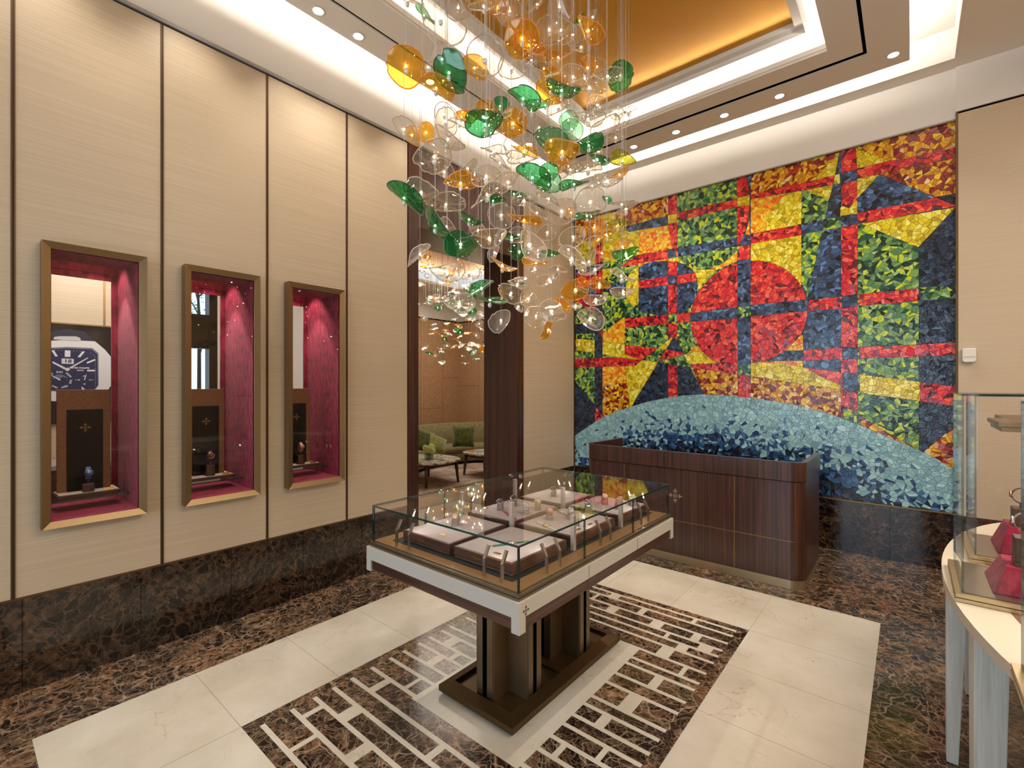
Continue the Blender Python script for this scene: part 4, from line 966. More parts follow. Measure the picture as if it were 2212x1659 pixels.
# ================================================================== RECEPTION DESK
def desk():
    X0, X1, Y0, Y1 = 1.03, 3.115, 4.50, 5.32
    c = ((X0 + X1) / 2, (Y0 + Y1) / 2, 0)
    t = thing('reception_desk', c, 'dark rosewood reception desk with rounded corners in front of the mosaic mural', 'desk')
    def U(off_, r, th, y1):
        """open U plan: outer rounded outline then back inside"""
        x0, x1, y0 = X0 + off_, X1 - off_, Y0 + off_
        def arc(cx, cy, rad, a0, a1, n=10): return [(cx + rad * math.cos(R(a0 + (a1 - a0) * k / n)), cy + rad * math.sin(R(a0 + (a1 - a0) * k / n))) for k in range(n + 1)]
        out = [(x0, y1)] + arc(x0 + r, y0 + r, r, 180, 270) + arc(x1 - r, y0 + r, r, 270, 360) + [(x1, y1)]
        ri = max(r - th, .01)
        inn = [(x1 - th, y1)] + arc(x1 - th - ri, y0 + th + ri, ri, 360, 270) + arc(x0 + th + ri, y0 + th + ri, ri, 270, 180) + [(x0 + th, y1)]
        return out + inn
    def uprism(b, off_, r, th, y1, z0, z1, mi=0):
        P = U(off_, r, th, y1); n = len(P); h = n // 2
        v = [(p[0], p[1], z0) for p in P] + [(p[0], p[1], z1) for p in P]
        f = [(i, i + 1, n + i + 1, n + i) for i in range(n - 1)] + [(n - 1, 0, n, 2 * n - 1)]
        for i in range(h - 1): f += [(i, n - 1 - i, n - 2 - i, i + 1), (n + i, n + i + 1, n + n - 2 - i, n + n - 1 - i)]
        b.add(v, f, mi)
    b = MB(c); uprism(b, .008, .12, .05, Y1, .078, .896); b.build('front_panel', 'wood_v', t)
    b = MB(c); uprism(b, 0, .125, .042, Y1, .902, 1.062); b.build('upper_band', 'wood_v', t)
    b = MB(c); uprism(b, .010, .12, .05, Y1 - .01, .896, .902); b.build('shadow_line', 'slot', t)
    b = MB(c); uprism(b, .012, .118, .05, Y1, .002, .078); b.build('plinth', 'champagne', t)
    b = MB(c); uprism(b, .0066, .12, .01, Y1, .398, .404)
    for x in (1.502, 2.569): b.box(x - .003, x + .003, Y0 + .0064, Y0 + .012, .08, .894)
    b.build('brass_inlay', 'brass', t)
    b = MB(c); b.box(X0 + .06, X1 - .06, Y0 + .07, Y1 - .1, .72, .75); b.build('worktop', 'wood_x', t)
    for xa, xb_ in ((X0 + .07, X0 + .5), (X1 - .5, X1 - .07)): b = MB(c); b.box(xa, xb_, Y0 + .09, Y1 - .12, .004, .72); b.build('drawer_cabinet', 'wood_v', t)
    b = MB(c); m4 = frame((2.035, Y0 + .0072, .64), (1, 0, 0), (0, 0, 1)); add_emblem(b, .14, m4); b.build('emblem', 'champagne', t)
desk()
# small alarm sensor on the far wall
t = thing('motion_sensor', (4.19, YM - .056, 2.0), 'small white motion sensor on the pale wall right of the mosaic', 'sensor')
b = MB(); b.prism([(-.045, .055), (-.04, .064), (.04, .064), (.045, .055), (.045, -.05), (.03, -.062), (-.03, -.062), (-.045, -.05)], -.04, 0, 'y'); b.build('housing', 'whitepaint', t, .008)
b = MB(); b.box(-.038, .038, -.0415, -.039, -.016, -.012); b.build('lens_slit', 'greystrip', t)
def place_ts():
    p = at(2093, 768, 1, YM - .056); t.location = (p.x, YM - .0565, p.z)
place_ts()

# ================================================================== CEILING FITTINGS
for i, (x, y) in enumerate(DOWN):
    if y > 5.1 and x < 3.5: lab = 'recessed round downlight over the mosaic, %s from the left' % ['first', 'second', 'third', 'fourth', 'fifth'][[.785, 1.29, 1.79, 2.296, 2.802].index(x)]
    elif y > 5.1: lab = 'recessed round downlight at the far right corner of the tray'
    elif x < .5: lab = 'recessed round downlight along the left wall, %s from the front' % ['first', 'second', 'third', 'fourth', 'fifth', 'sixth', 'seventh'][[.3, 1.04, 1.78, 2.116, 2.86, 3.6, 4.34].index(y)]
    else: continue
    t = thing('downlight', (x, y, ZT), lab, 'ceiling light', 'recessed downlights in the ceiling tray')
    b = MB(); b.lathe([(.052, 0), (.052, -.005), (.04, -.006), (.038, 0)], seg=28); b.build('trim_ring', 'whitepaint', t)
    b = MB(); b.lathe([(.037, -.0035), (.0001, -.0035)], seg=24); b.build('lens', 'lamp', t)

# ================================================================== WALL NICHES
NSPEC = [('nearest', 'first', (44, 92, 150), 'chrome', 'blue'), ('middle', 'second', (24, 24, 26), 'rose', 'black'), ('farthest', 'third', (150, 110, 84), 'rose', 'brown')]
for c, (wh, ordw, scol, cs, sname) in zip(NICHE, NSPEC):
    cc = (0, c, NZ0)
    t = thing('showcase_niche', cc, 'bronze-framed crimson velvet showcase niche in the left wall, %s of the three' % {'nearest': 'nearest the camera', 'middle': 'middle', 'farthest': 'nearest the doorway'}[wh], 'showcase', 'wall showcases')
    fo0, fo1, fz0, fz1 = c - .238, c + .238, .894, 2.511; w_ = .039
    # bevelled bronze frame
    b = MB(cc)
    O = [(fo0, fz0), (fo1, fz0), (fo1, fz1), (fo0, fz1)]; I = [(fo0 + w_, fz0 + w_), (fo1 - w_, fz0 + w_), (fo1 - w_, fz1 - w_), (fo0 + w_, fz1 - w_)]
    for k in range(4):
        p0, p1, q0, q1 = O[k], O[(k + 1) % 4], I[k], I[(k + 1) % 4]
        v = [(.003, *p0), (.003, *p1), (.003, *q1), (.003, *q0), (.082, *p0), (.082, *p1), (.066, *q1), (.066, *q0)]
        b.add(v, [(0, 3, 2, 1), (4, 5, 6, 7), (0, 1, 5, 4), (1, 2, 6, 5), (2, 3, 7, 6), (3, 0, 4, 7)])
    b.build('frame', 'bronze', t, .0012)
    b = MB(cc)
    for y_a, y_b in ((fo0 - .0006, fo0 + .01), (fo1 - .01, fo1 + .0006)): b.box(.066, .069, y_a, y_b, fz0 - .0006, fz1 + .0006)
    b.box(.066, .069, fo0 + .01, fo1 - .01, fz0 - .0006, fz0 + .01); b.box(.066, .069, fo0 + .01, fo1 - .01, fz1 - .01, fz1 + .0006)
    b.build('frame_groove', 'brass_dark', t)
    b = MB(cc); b.pane(.05, .056, fo0 + w_, fo1 - w_, fz0 + w_, fz1 - w_, 'x'); b.build('glass_front', ['nicheglass', 'glassedge'], t)
    y0, y1 = c - NW + .001, c + NW - .001; xb = -.49; z0_ = NZ0 + .001; zt_ = 2.468
    b = MB(cc)
    b.box(xb, .05, y1 - .006, y1, z0_, zt_); b.box(xb, -.032, y1 - .006, y1, zt_, NZ1 - .002)
    b.box(xb, .05, y0, y0 + .006, z0_, zt_); b.box(xb, -.032, y0, y0 + .006, zt_, NZ1 - .002)
    b.box(xb, .064, y0 + .006, y1 - .006, z0_, z0_ + .008)               # floor
    b.box(xb, xb + .006, y0 + .006, y1 - .006, zt_, NZ1 - .002)          # rear upstand inside the light recess
    b.box(-.22, .05, y0 + .006, y1 - .006, zt_, zt_ + .012)               # ceiling in front of the recess
    b.box(-.226, -.22, y0 + .006, y1 - .006, zt_, NZ1 - .002)
    b.box(xb, -.22, y0 + .006, y1 - .006, NZ1 - .01, NZ1 - .002)
    b.build('velvet_lining', 'velvet', t)
    b = MB(cc); b.box(xb - .012, xb, y0 + .006, y1 - .006, zt_ - .045, zt_); b.box(xb - .012, xb, y1 - .04, y1 - .006, z0_, zt_ - .045); b.box(xb - .012, xb, y0 + .006, y0 + .03, z0_, zt_ - .045); b.build('velvet_rear_border', 'velvet', t)
    b = MB(cc); b.box(xb - .008, xb - .004, y1 - .043, y1 - .04, z0_ + .01, zt_ - .045); b.build('steel_edge', 'chrome', t)
    b = MB(cc); b.box(-.34, -.26, c - .05, c + .05, NZ1 - .016, NZ1 - .011); b.build('lamp', 'lamp', t)
    b = MB(cc); b.pane(-.44, -.10, c - .185, c + .185, 1.0, 1.008, 'z'); b.build('glass_shelf', ['caseglass', 'glassedge'], t)
    spot('niche_beam', (-.30, c, NZ1 - .03), (-.26, c + .03, .9), 26, 64, .35, (1, .9, .84), .012)
    spot('niche_beam', (-.36, c - .05, NZ1 - .03), (-.33, c + .26, 1.9), 12, 80, .5, (1, .88, .82), .012)
    # loose contents
    dn = 'of the %s wall niche' % wh
    t2 = thing('presentation_tray', (-.27, c, 1.0085), 'dark-rimmed tray with pale insert on the glass shelf %s' % dn, 'tray', 'trays in the wall niches')
    c2 = (-.27, c, 1.0085)
    b = MB(c2); b.box(-.37, -.17, c - .15, c + .155, 1.0085, 1.03); b.build('rim', 'wood_y', t2, .002)
    b = MB(c2); b.box(-.36, -.18, c - .14, c + .145, 1.03, 1.0315); b.build('insert', 'paleleather', t2)
    t3 = thing('back_panel', (-.30, c, 1.0316), 'brown panel with dark inset and gold emblem at the back %s' % dn, 'panel', 'panels in the wall niches')
    c3 = (-.30, c, 1.0316)
    b = MB(c3); b.box(-.315, -.297, c - .137, c + .123, 1.0316, 1.675); b.build('board', grain('brown_cloth' + ordw, [(.3, (120, 80, 48)), (.6, (150, 104, 66))], (2, 40, 160), .7), t3, .002)
    b = MB(c3); b.box(-.297, -.285, c - .09, c + .083, 1.0316, 1.547); ins = b.build('inset', grain('black_wood' + ordw, [(.3, (10, 6, 5)), (.7, (24, 14, 10))], (90, 90, 2), .5, spec=.12), t3, .002)
    b = MB(c3); add_emblem(b, .058, frame((-.2845, c - .004, 1.432), (0, 1, 0), (0, 0, 1))); b.build('emblem', 'brass', ins)
    bz = 1.0316
    t4 = thing('watch_block', (-.225, c + .0, bz), 'dark wood block carrying the watch %s' % dn, 'block', 'watch blocks in the wall niches')
    hb = .05 if wh == 'nearest' else .08
    b = MB((-.225, c, bz)); b.box(-.25, -.2, c - .028, c + .028, bz, bz + hb); b.build('body', 'wood_v', t4, .0015)
    b = MB((-.225, c, bz)); b.box(-.2365, -.2135, c - .006, c + .006, bz + hb, bz + hb + .022); b.build('holder', 'black', t4)
    b = MB((-.225, c, bz)); b.lathe([(.004, 0), (.0001, .0002)], mat4=frame((-.1996, c, bz + .014), (0, 1, 0), (0, 0, 1)), seg=12); b.build('emblem', 'brass', t4)
    # upright watch seen face-on
    wz = bz + hb + .0225
    t5 = thing('wristwatch', (-.225, c, wz), '%s-strapped watch standing on the block %s' % (sname, dn), 'watch', 'watches in the wall niches')
    c5 = (-.225, c, wz); sm = wmat(scol, .55)
    b = MB(c5); n = 30
    cxw, czw, rx, rz_ = -.225, wz + .041, .026, .0385
    for i in range(n):
        a0, a1 = 2 * math.pi * i / n, 2 * math.pi * (i + 1) / n
        q = []
        for k_ in (0, .0025):
            for a_ in (a0, a1):
                for y_ in (-.012, .012): q.append((cxw + (rx + k_) * math.cos(a_), c + y_, czw + (rz_ + k_) * math.sin(a_)))
        b.add(q, [(0, 1, 3, 2), (4, 6, 7, 5), (0, 2, 6, 4), (1, 5, 7, 3)])
    b.build('strap', sm, t5)
    m4 = frame((cxw + rx + .004, c, czw + .008), (0, 1, .0), (-.25, 0, 1))
    b = MB(c5); b.lathe([(.021, -.003), (.0245, 0), (.0245, .004), (.022, .006), (.021, .005), (.0001, .005)], mat4=m4, seg=8 if wh != 'middle' else 20, smooth=False); cs_ = b.build('case', cs, t5)
    b = MB(c5); b.lathe([(.0205, .0053), (.0001, .0054)], mat4=m4, seg=16); b.build('dial', wmat({'blue': (96, 142, 190), 'black': (60, 50, 44), 'brown': (190, 160, 140)}[sname], .3), cs_)
    b = MB(c5)
    for a_, L in ((R(70), .011), (R(170), .008)): q = [m4 @ Vector((math.cos(a_) * x_ - math.sin(a_) * y_, math.sin(a_) * x_ + math.cos(a_) * y_, .0058)) for x_, y_ in ((-.001, -.0007), (L, -.0003), (L, .0003), (-.001, .0007))]; b.add(q, [(0, 1, 2, 3)])
    b.build('hands', 'chrome', cs_)
    o = MB().add([(-.006, -.024, 0), (.004, -.024, 0), (.004, .024, 0), (-.006, .024, 0), (-.006, -.024, .014), (-.004, -.024, .014), (-.004, .024, .014), (-.006, .024, .014)], [(0, 3, 2, 1), (4, 5, 6, 7), (0, 1, 5, 4), (1, 2, 6, 5), (2, 3, 7, 6), (3, 0, 4, 7)]).build('name_plate', 'gold', None, loc=(-.192, c + .098, 1.0316))
    tag(o, 'small gold name plate on the tray %s' % dn, 'plate', 'name plates in the wall niches')

# ================================================================== PASSAGE SEEN THROUGH THE NICHES
PX = -2.5
b = MB(); b.box(PX - .15, PX, ROOM_Y0, 1.67, 0, 3.6); b.box(PX - .15, PX, 2.07, 2.75, 0, 3.6); b.box(PX - .15, PX, 1.67, 2.07, 0, 1.35); b.box(PX - .15, PX, 1.67, 2.07, 3.0, 3.6)
struct(b.build('wall_back', 'veneer_y'))
b = MB(); b.box(PX - .15, WT, 2.75, 2.88, 0, 3.6); struct(b.build('wall_back', 'white'))
b = MB(); b.box(PX - .15, WT, ROOM_Y0, 2.75, 3.6, 3.7); struct(b.build('ceiling', 'white'))
b = MB(); b.box(PX - .15, WT - .001, ROOM_Y0, 2.88, -.1, 0); struct(b.build('floor', 'cream'))
b = MB(); b.box(PX, PX + .006, 1.018, 1.034, 2.31, 3.6); b.box(PX, PX + .008, -.4, 1.6, 2.296, 2.308); b.box(PX, PX + .006, -.4, 1.6, .98, .99); struct(b.build('trim_15', 'brass'))
b = MB()
b.box(PX - .1, PX + .02, 1.67, 1.70, 1.35, 3.0); b.box(PX - .1, PX + .04, 1.955, 2.04, 1.35, 3.0); b.box(PX - .1, PX + .02, 1.70, 1.955, 2.13, 2.52); b.box(PX - .1, PX + .01, 1.70, 1.955, 1.35, 1.62)
b.box(PX - .1, PX + .03, 1.68, 1.955, 2.47, 2.50); b.box(PX - .1, PX + .03, 1.68, 1.955, 2.155, 2.18)
struct(b.build('window_2', 'bronze_dark'))
b = MB(); b.box(PX, PX + .05, 2.04, 2.06, 1.3, 3.05); struct(b.build('trim_16', 'whitepaint'))
# tree branches outside that window
t = thing('street_tree', (-3.75, 2.25, 0), 'small tree with green leaves outside, glimpsed through the middle niche', 'tree')
b = MB((-3.75, 2.25, 0)); b.tube([(-3.75, 2.25, 0), (-3.73, 2.23, 1.6), (-3.76, 2.24, 2.6), (-3.72, 2.2, 3.3)], [.03, .026, .02, .01]) 
for k in range(7): a_ = k * 2.4; b.tube([(-3.755, 2.24, 2.1 + k * .14), (-3.75 + .2 * math.cos(a_), 2.24 + .2 * math.sin(a_), 2.35 + k * .13), (-3.75 + .38 * math.cos(a_), 2.24 + .38 * math.sin(a_), 2.42 + k * .13)], [.01, .006, .003])
b.build('trunk', mat('bark', (70, 58, 48), .9), t)
b = MB((-3.75, 2.25, 0)); rr = random.Random(5)
for k in range(420):
    a_, e_ = rr.uniform(0, 6.28), rr.uniform(.08, .42); x, y, z = -3.75 + e_ * math.cos(a_), 2.24 + e_ * math.sin(a_), rr.uniform(2.35, 3.5)
    d1 = Vector((rr.gauss(0, 1), rr.gauss(0, 1), rr.gauss(0, .5))).normalized() * .035; d2 = Vector((rr.gauss(0, 1), rr.gauss(0, 1), rr.gauss(0, .5))).normalized() * .011; p = Vector((x, y, z))
    b.add([p - d1, p + d2, p + d1, p - d2], [(0, 1, 2, 3)])
b.build('foliage', mat('leaf_green', (70, 110, 64), .6), t)
# large photographic poster of a watch ------------------------------------------------
def poster():
    o3 = (80, 690, 6.144)
    def pp(x, y, lift=0.0):
        q = at(o3[0] + x / o3[2], o3[1] + y / o3[2], 0, PX + .03); return Vector((PX + .03 + lift, q.y, q.z))
    t = thing('watch_poster', (PX + .03, .6, 1.8), 'large poster of a steel watch with blue dial behind the nearest niche', 'poster')
    off = (PX + .03, .6, 1.8)
    b = MB(off); y0, y1, z0, z1 = -.35, 1.34, 1.335, 2.29
    b.box(PX, PX + .03, y0, y1, z0, z1); b.build('backing', wmat((22, 22, 26), .12), t)
    def poly(name, pts, col, lift, rough=.25, metal=0.0):
        b = MB(off); b.add([pp(x, y, lift) for x, y in pts], [tuple(range(len(pts)))]); return b.build(name, wmat(col, rough, metal), t)
    mir = lambda x: 810 - x          # watch centre line at x = 405
    def sym(pts): return pts + [(mir(x), y) for x, y in reversed(pts)]
    poly('strap', sym([(405, 60), (405, 128), (640, 160), (760, 300), (405, 300)][1:]), (38, 46, 62), .001)
    poly('case_outer', sym([(405, 270), (770, 292), (900, 400), (1000, 520), (1000, 850), (900, 1000), (770, 1080), (405, 1090)]), (214, 212, 212), .002)
    poly('bezel_shadow', sym([(405, 365), (735, 380), (815, 450), (818, 870), (760, 945), (405, 960)]), (110, 112, 124), .003)
    poly('dial', sym([(405, 385), (720, 398), (798, 462), (804, 880), (745, 935), (405, 945)]), (34, 44, 84), .004)
    poly('lug', [(215, 265), (230, 232), (300, 222), (520, 226), (570, 245), (585, 288)], (190, 188, 188), .0045)
    b = MB(off)
    for k in range(24):
        y = 415 + k * 22
        b.add([pp(x_, y_, .0043) for x_, y_ in ((30, y), (785, y + 8), (785, y + 11), (30, y + 3))], [(0, 1, 2, 3)])
    b.build('dial_ribs', wmat((24, 30, 60), .3), t)
    b = MB(off)
    for q in ([(368, 410), (442, 412), (440, 498), (366, 496)], [(600, 424), (636, 426), (574, 502), (536, 500)], [(190, 410), (222, 408), (276, 490), (240, 492)], [(660, 566), (770, 524), (772, 545), (662, 588)], [(664, 668), (768, 668), (768, 690), (664, 690)], [(585, 890), (605, 900), (640, 935), (600, 935)]):
        b.add([pp(x, y, .005) for x, y in q], [(0, 1, 2, 3)])
    b.build('hour_markers', wmat((214, 214, 216), .3), t)
    b = MB(off)
    for q in ([(200, 562), (215, 560), (375, 640), (385, 668), (360, 662), (205, 580)], [(672, 504), (678, 515), (440, 655), (424, 640)]): b.add([pp(x, y, .007) for x, y in q], [tuple(range(len(q)))])
    b.add([pp(403 + 30 * math.cos(a_ * .5236), 663 + 22 * math.sin(a_ * .5236), .0075) for a_ in range(12)], [tuple(range(12))])
    b.build('hands', wmat((206, 206, 208), .3), t)
    poly('date_window', [(325, 518), (486, 524), (486, 592), (325, 588)], (204, 206, 206), .006)
    def m_at(x, y, lift, rot=0.0):
        p = pp(x, y, lift); return frame(p, (0, 1, 0), (0, 0, 1)) @ Matrix.Rotation(rot, 4, 'Z')
    k = (pp(1000, 600) - pp(400, 600)).length / 600     # metres per zoomed pixel
    b = MB(off); add_text(b, '18', 78 * k, m_at(408, 556, .0068), bold=.0008, sx=1.3); b.build('date_figures', wmat((20, 22, 34), .4), t)
    b = MB(off); add_text(b, 'PATEK PHILIPPE', 36 * k, m_at(567, 645, .0058), bold=.0006); add_text(b, 'GENEVE', 24 * k, m_at(572, 677, .0058), bold=.0005); b.build('lettering', wmat((222, 224, 228), .4), t)
    for cx, cy, rx, nm in ((300, 802, 122, 'day_dial'), (625, 803, 62, 'seconds_dial')):
        b = MB(off); b.add([pp(cx + rx * math.cos(a_ * .2618), cy + rx * .92 * math.sin(a_ * .2618), .0055) for a_ in range(24)], [tuple(range(24))]); b.build(nm, wmat((26, 36, 72), .3), t)
    poly('moon_disc', [(195, 790), (220, 755), (260, 735), (300, 728), (350, 738), (385, 760), (410, 790), (370, 770), (330, 765), (300, 800), (250, 775)], (96, 104, 136), .0058)
    b = MB(off)
    for s, x, y, r_ in (('SUN', 296, 700, 0), ('MON', 418, 738, -48), ('TUE', 442, 825, -98), ('WED', 366, 895, 24), ('THU', 232, 896, -24), ('FRI', 172, 830, 80), ('SAT', 186, 735, 52)): add_text(b, s, 40 * k, m_at(x, y, .0064, R(r_)), bold=.0005)
    for s, x, y in (('60', 625, 752), ('15', 700, 803), ('30', 627, 858), ('45', 552, 803)): add_text(b, s, 30 * k, m_at(x, y, .0064), bold=.0004)
    for q in ([(190, 745), (196, 740), (310, 800), (300, 812)], [(650, 728), (656, 730), (632, 808), (620, 804)], [(505, 801), (528, 801), (528, 806), (505, 806)], [(722, 801), (745, 801), (745, 806), (722, 806)]): b.add([pp(x, y, .0066) for x, y in q], [(0, 1, 2, 3)])
    b.build('subdial_figures', wmat((222, 224, 228), .4), t)
    b = MB(off)
    for x, y in [(235 + i * 45, 411) for i in range(3)] + [(485 + i * 45, 422 + i * 2) for i in range(4)] + [(712, 446), (745, 470), (768, 498)] + [(774, 540 + i * 28) for i in range(13)]:
        b.add([pp(x - 3, y - 3, .005), pp(x + 3, y - 3, .005), pp(x + 3, y + 3, .005), pp(x - 3, y + 3, .005)], [(0, 1, 2, 3)])
    b.build('minute_dots', wmat((222, 224, 228), .4), t)
poster()
t = thing('side_counter', (-2.2, .75, 0), 'dark wood counter with a grey top behind the nearest niche', 'counter')
b = MB((-2.2, .75, 0)); b.box(-2.45, -1.95, -.4, 1.5, .005, .96); b.build('body', 'wood_y', t, .004)
b = MB((-2.2, .75, 0)); b.box(-2.47, -1.93, -.42, 1.52, .96, 1.0); b.build('top', 'leather', t, .003)
t = thing('easel_frame', (-2.2, .52, 1.001), 'small dark angular display easel on the counter behind the nearest niche', 'easel')
b = MB((-2.2, .52, 1.001)); b.tube([(-2.2, .45, 1.001), (-2.22, .52, 1.3), (-2.2, .6, 1.001)], .01, 6); b.tube([(-2.21, .47, 1.1), (-2.21, .58, 1.1)], .008, 6); b.build('frame', 'bronze_dark', t)

# ================================================================== LOUNGE BEYOND THE DOORWAY
LX0, LY1, LZ = -5.1, 8.45, 3.32
peach = [(.3, (168, 126, 96)), (.5, (186, 144, 112)), (.7, (204, 164, 132))]
pm, pnt, pb = new_mat('embossed_peach_leather')
tc = N(pnt, 'TexCoord'); br = N(pnt, 'TexVoronoi', Scale=30.0); br.distance = 'CHEBYCHEV'; pnt.links.new(tc.outputs['Object'], br.inputs['Vector'])
pc = ramp(pnt, br.outputs['Distance'], [(.1, (160, 122, 88)), (.6, (184, 146, 108))]); pnt.links.new(pc, pb.inputs['Base Color']); pb.inputs['Roughness'].default_value = .42
bp = N(pnt, 'Bump', Strength=.5, Distance=.01); pnt.links.new(br.outputs['Distance'], bp.inputs['Height']); pnt.links.new(bp.outputs[0], pb.inputs['Normal'])
b = MB(); b.box(LX0 - .15, LX0, 2.88, LY1, 0, LZ); struct(b.build('wall_left', pm)); b = MB(); b.box(LX0, WT, LY1, LY1 + .15, 0, LZ); struct(b.build('wall_far', pm))
b = MB(); b.box(LX0 - .15, LX0 - .02, 2.88, LY1 + .15, LZ, 4.6); struct(b.build('wall_left', 'white')); b = MB(); b.box(LX0 - .15, WT, LY1 + .02, LY1 + .15, LZ, 4.6); struct(b.build('wall_far', 'white'))
b = MB(); b.box(LX0 - .02, LX0 + .004, 2.88, LY1, LZ - .02, LZ + .01); b.box(LX0, WT, LY1 - .004, LY1 + .02, LZ - .02, LZ + .01); struct(b.build('trim_17', 'slot'))
b = MB()
for y in (6.2, 7.2, 7.9): b.box(LX0, LX0 + .003, y - .003, y + .003, 0, LZ - .02)
for x in (-4.4, -3.4): b.box(x - .003, x + .003, LY1 - .003, LY1, 0, LZ - .02)
for y0, y1, z in ((6.2, 7.2, 2.2), (7.2, 7.9, 1.15), (7.9, 8.45, 1.9)): b.box(LX0, LX0 + .003, y0, y1, z - .003, z + .003)
for x0, x1, z in ((-5.1, -4.4, 1.7), (-4.4, -3.4, 2.3)): b.box(x0, x1, LY1 - .003, LY1, z - .003, z + .003)
struct(b.build('trim_18', mat('panel_joint', (120, 84, 60), .7)))
b = MB(); b.box(WT - .01, WT - .001, 4.707, LY1, 0, 4.6); struct(b.build('wall_right', 'veneer_y')); b = MB(); b.box(LX0, PX - .15, 2.75, 2.88, 0, 4.6); b.box(PX - .15, WT, 2.881, 2.9, 3.3, 4.6); struct(b.build('wall_near', 'veneer_y'))
GX0, GX1, GY0, GY1 = -4.3, -1.3, 3.9, 7.7
b = MB(); ring(b, (LX0 - .1, WT, 2.88, LY1 + .1), (GX0, GX1, GY0, GY1), 3.95, 4.0); struct(b.build('ceiling', 'soffit'))
b = MB(); ring(b, (GX0 - .35, GX1 + .35, GY0 - .35, GY1 + .35), (GX0 + .25, GX1 - .25, GY0 + .25, GY1 - .25), 4.3, 4.34); struct(b.build('ceiling', 'white'))
b = MB(); b.box(GX0 + .2, GX1 - .2, GY0 + .2, GY1 - .2, 4.26, 4.3); struct(b.build('ceiling', 'gold_leaf'))
strip('lounge_cove', (GX0 - .08, GY0, 4.03), (GX0 - .08, GY1, 4.03), (.4, 0, 1), .05, 16); strip('lounge_cove', (GX0, GY1 + .08, 4.03), (GX1, GY1 + .08, 4.03), (0, -.4, 1), .05, 16)
cm, cnt, cb = new_mat('mottled_carpet')
tc = N(cnt, 'TexCoord'); nz = N(cnt, 'TexNoise', Scale=5.0, Detail=6.0, Roughness=.7); cnt.links.new(tc.outputs['Object'], nz.inputs['Vector'])
cc_ = ramp(cnt, nz.outputs['Fac'], [(.36, (150, 128, 112)), (.62, (198, 178, 160))]); cnt.links.new(cc_, cb.inputs['Base Color']); cb.inputs['Roughness'].default_value = .95
b = MB(); b.box(LX0 - .1, -1.9, 2.88, LY1 + .1, -.1, .008); struct(b.build('floor', cm))
b = MB(); b.box(-1.9, WT - .001, 2.88, LY1 + .1, -.1, .0); struct(b.build('floor', 'cream'))
b = MB(); b.box(WT, -.6, DY0, DY1, -.1, 0.0); struct(b.build('floor', 'marble'))
# curved sofa
path = [(-3.05, 5.45), (-3.42, 5.75), (-3.62, 6.15), (-3.68, 6.6), (-3.66, 7.05), (-3.5, 7.42), (-3.2, 7.66), (-2.8, 7.76), (-2.3, 7.78)]
def smooth_path(p, n=4):
    out = []
    for i in range(len(p) - 1):
        p0, p1, p2, p3 = p[max(i - 1, 0)], p[i], p[i + 1], p[min(i + 2, len(p) - 1)]
        for k in range(n):
            t = k / n
            out.append(tuple(.5 * ((2 * p1[j]) + (-p0[j] + p2[j]) * t + (2 * p0[j] - 5 * p1[j] + 4 * p2[j] - p3[j]) * t * t + (-p0[j] + 3 * p1[j] - 3 * p2[j] + p3[j]) * t ** 3) for j in (0, 1)))
    return out + [p[-1]]
sp = smooth_path(path)
def sweep(b, prof, closed=True):
    """prof: list of (distance behind the front edge, height)"""
    n = len(sp); m_ = len(prof); v = []; f = []
    for i, (x, y) in enumerate(sp):
        a_, c_ = sp[max(i - 1, 0)], sp[min(i + 1, n - 1)]
        tx, ty = c_[0] - a_[0], c_[1] - a_[1]; L = math.hypot(tx, ty); nx_, ny_ = -ty / L, tx / L
        for d, z in prof: v.append((x + nx_ * d, y + ny_ * d, z))
    for i in range(n - 1):
        for k in range(m_): f.append((i * m_ + k, i * m_ + (k + 1) % m_, (i + 1) * m_ + (k + 1) % m_, (i + 1) * m_ + k))
    f += [tuple(range(m_)), tuple(range((n - 1) * m_, n * m_))[::-1]]
    b.add(v, f, 0, True)
so = (-3.7, 6.6, .0)
t = thing('curved_sofa', so, 'olive green curved sofa against the peach wall beyond the doorway', 'sofa')
b = MB(so); sweep(b, [(0, .07), (0, .24), (.02, .26), (.62, .26), (.62, .07)]); b.build('base', 'olive', t)
b = MB(so); sweep(b, [(-.01, .265), (-.02, .34), (.0, .395), (.05, .41), (.5, .41), (.52, .265)]); b.build('seat', 'olive', t)
b = MB(so); sweep(b, [(.46, .3), (.5, .6), (.56, .83), (.60, .86), (.66, .85), (.68, .8), (.66, .08), (.6, .08)]); b.build('backrest', 'olive', t)
b = MB(so); sweep(b, [(.06, .0085), (.06, .07), (.56, .07), (.56, .0085)]); b.build('plinth', 'black', t)
def pillow(loc, rot, s, label, mt='greenvelvet'):
    b = MB(); n = 12; v = []; f = []
    for side in (1, -1):
        for i in range(n + 1):
            for k in range(n + 1):
                u, v_ = i / n * 2 - 1, k / n * 2 - 1
                e = (1 - u ** 4) * (1 - v_ ** 4); sq = 1 - .10 * (1 - (u * v_) ** 2) * 1
                pinch = 1 - .07 * (1 - abs(u)) * abs(v_) ** 3 - .07 * (1 - abs(v_)) * abs(u) ** 3
                v.append((u * s / 2 * pinch, side * .075 * e ** .6, v_ * s / 2 * pinch))
    N_ = (n + 1) ** 2
    for sd in (0, 1):
        for i in range(n):
            for k in range(n):
                q = (sd * N_ + i * (n + 1) + k, sd * N_ + (i + 1) * (n + 1) + k, sd * N_ + (i + 1) * (n + 1) + k + 1, sd * N_ + i * (n + 1) + k + 1); f.append(q if sd == 0 else q[::-1])
    b.add(v, f, 0, True)
    o = b.build('cushion', mt, None, loc=loc); o.rotation_euler = rot; return tag(o, label, 'cushion', 'cushions on the olive sofa')
def cpos(u, v, d):   # point along a pixel ray at forward distance d
    r_ = ray(u, v); return CAM + r_ * d
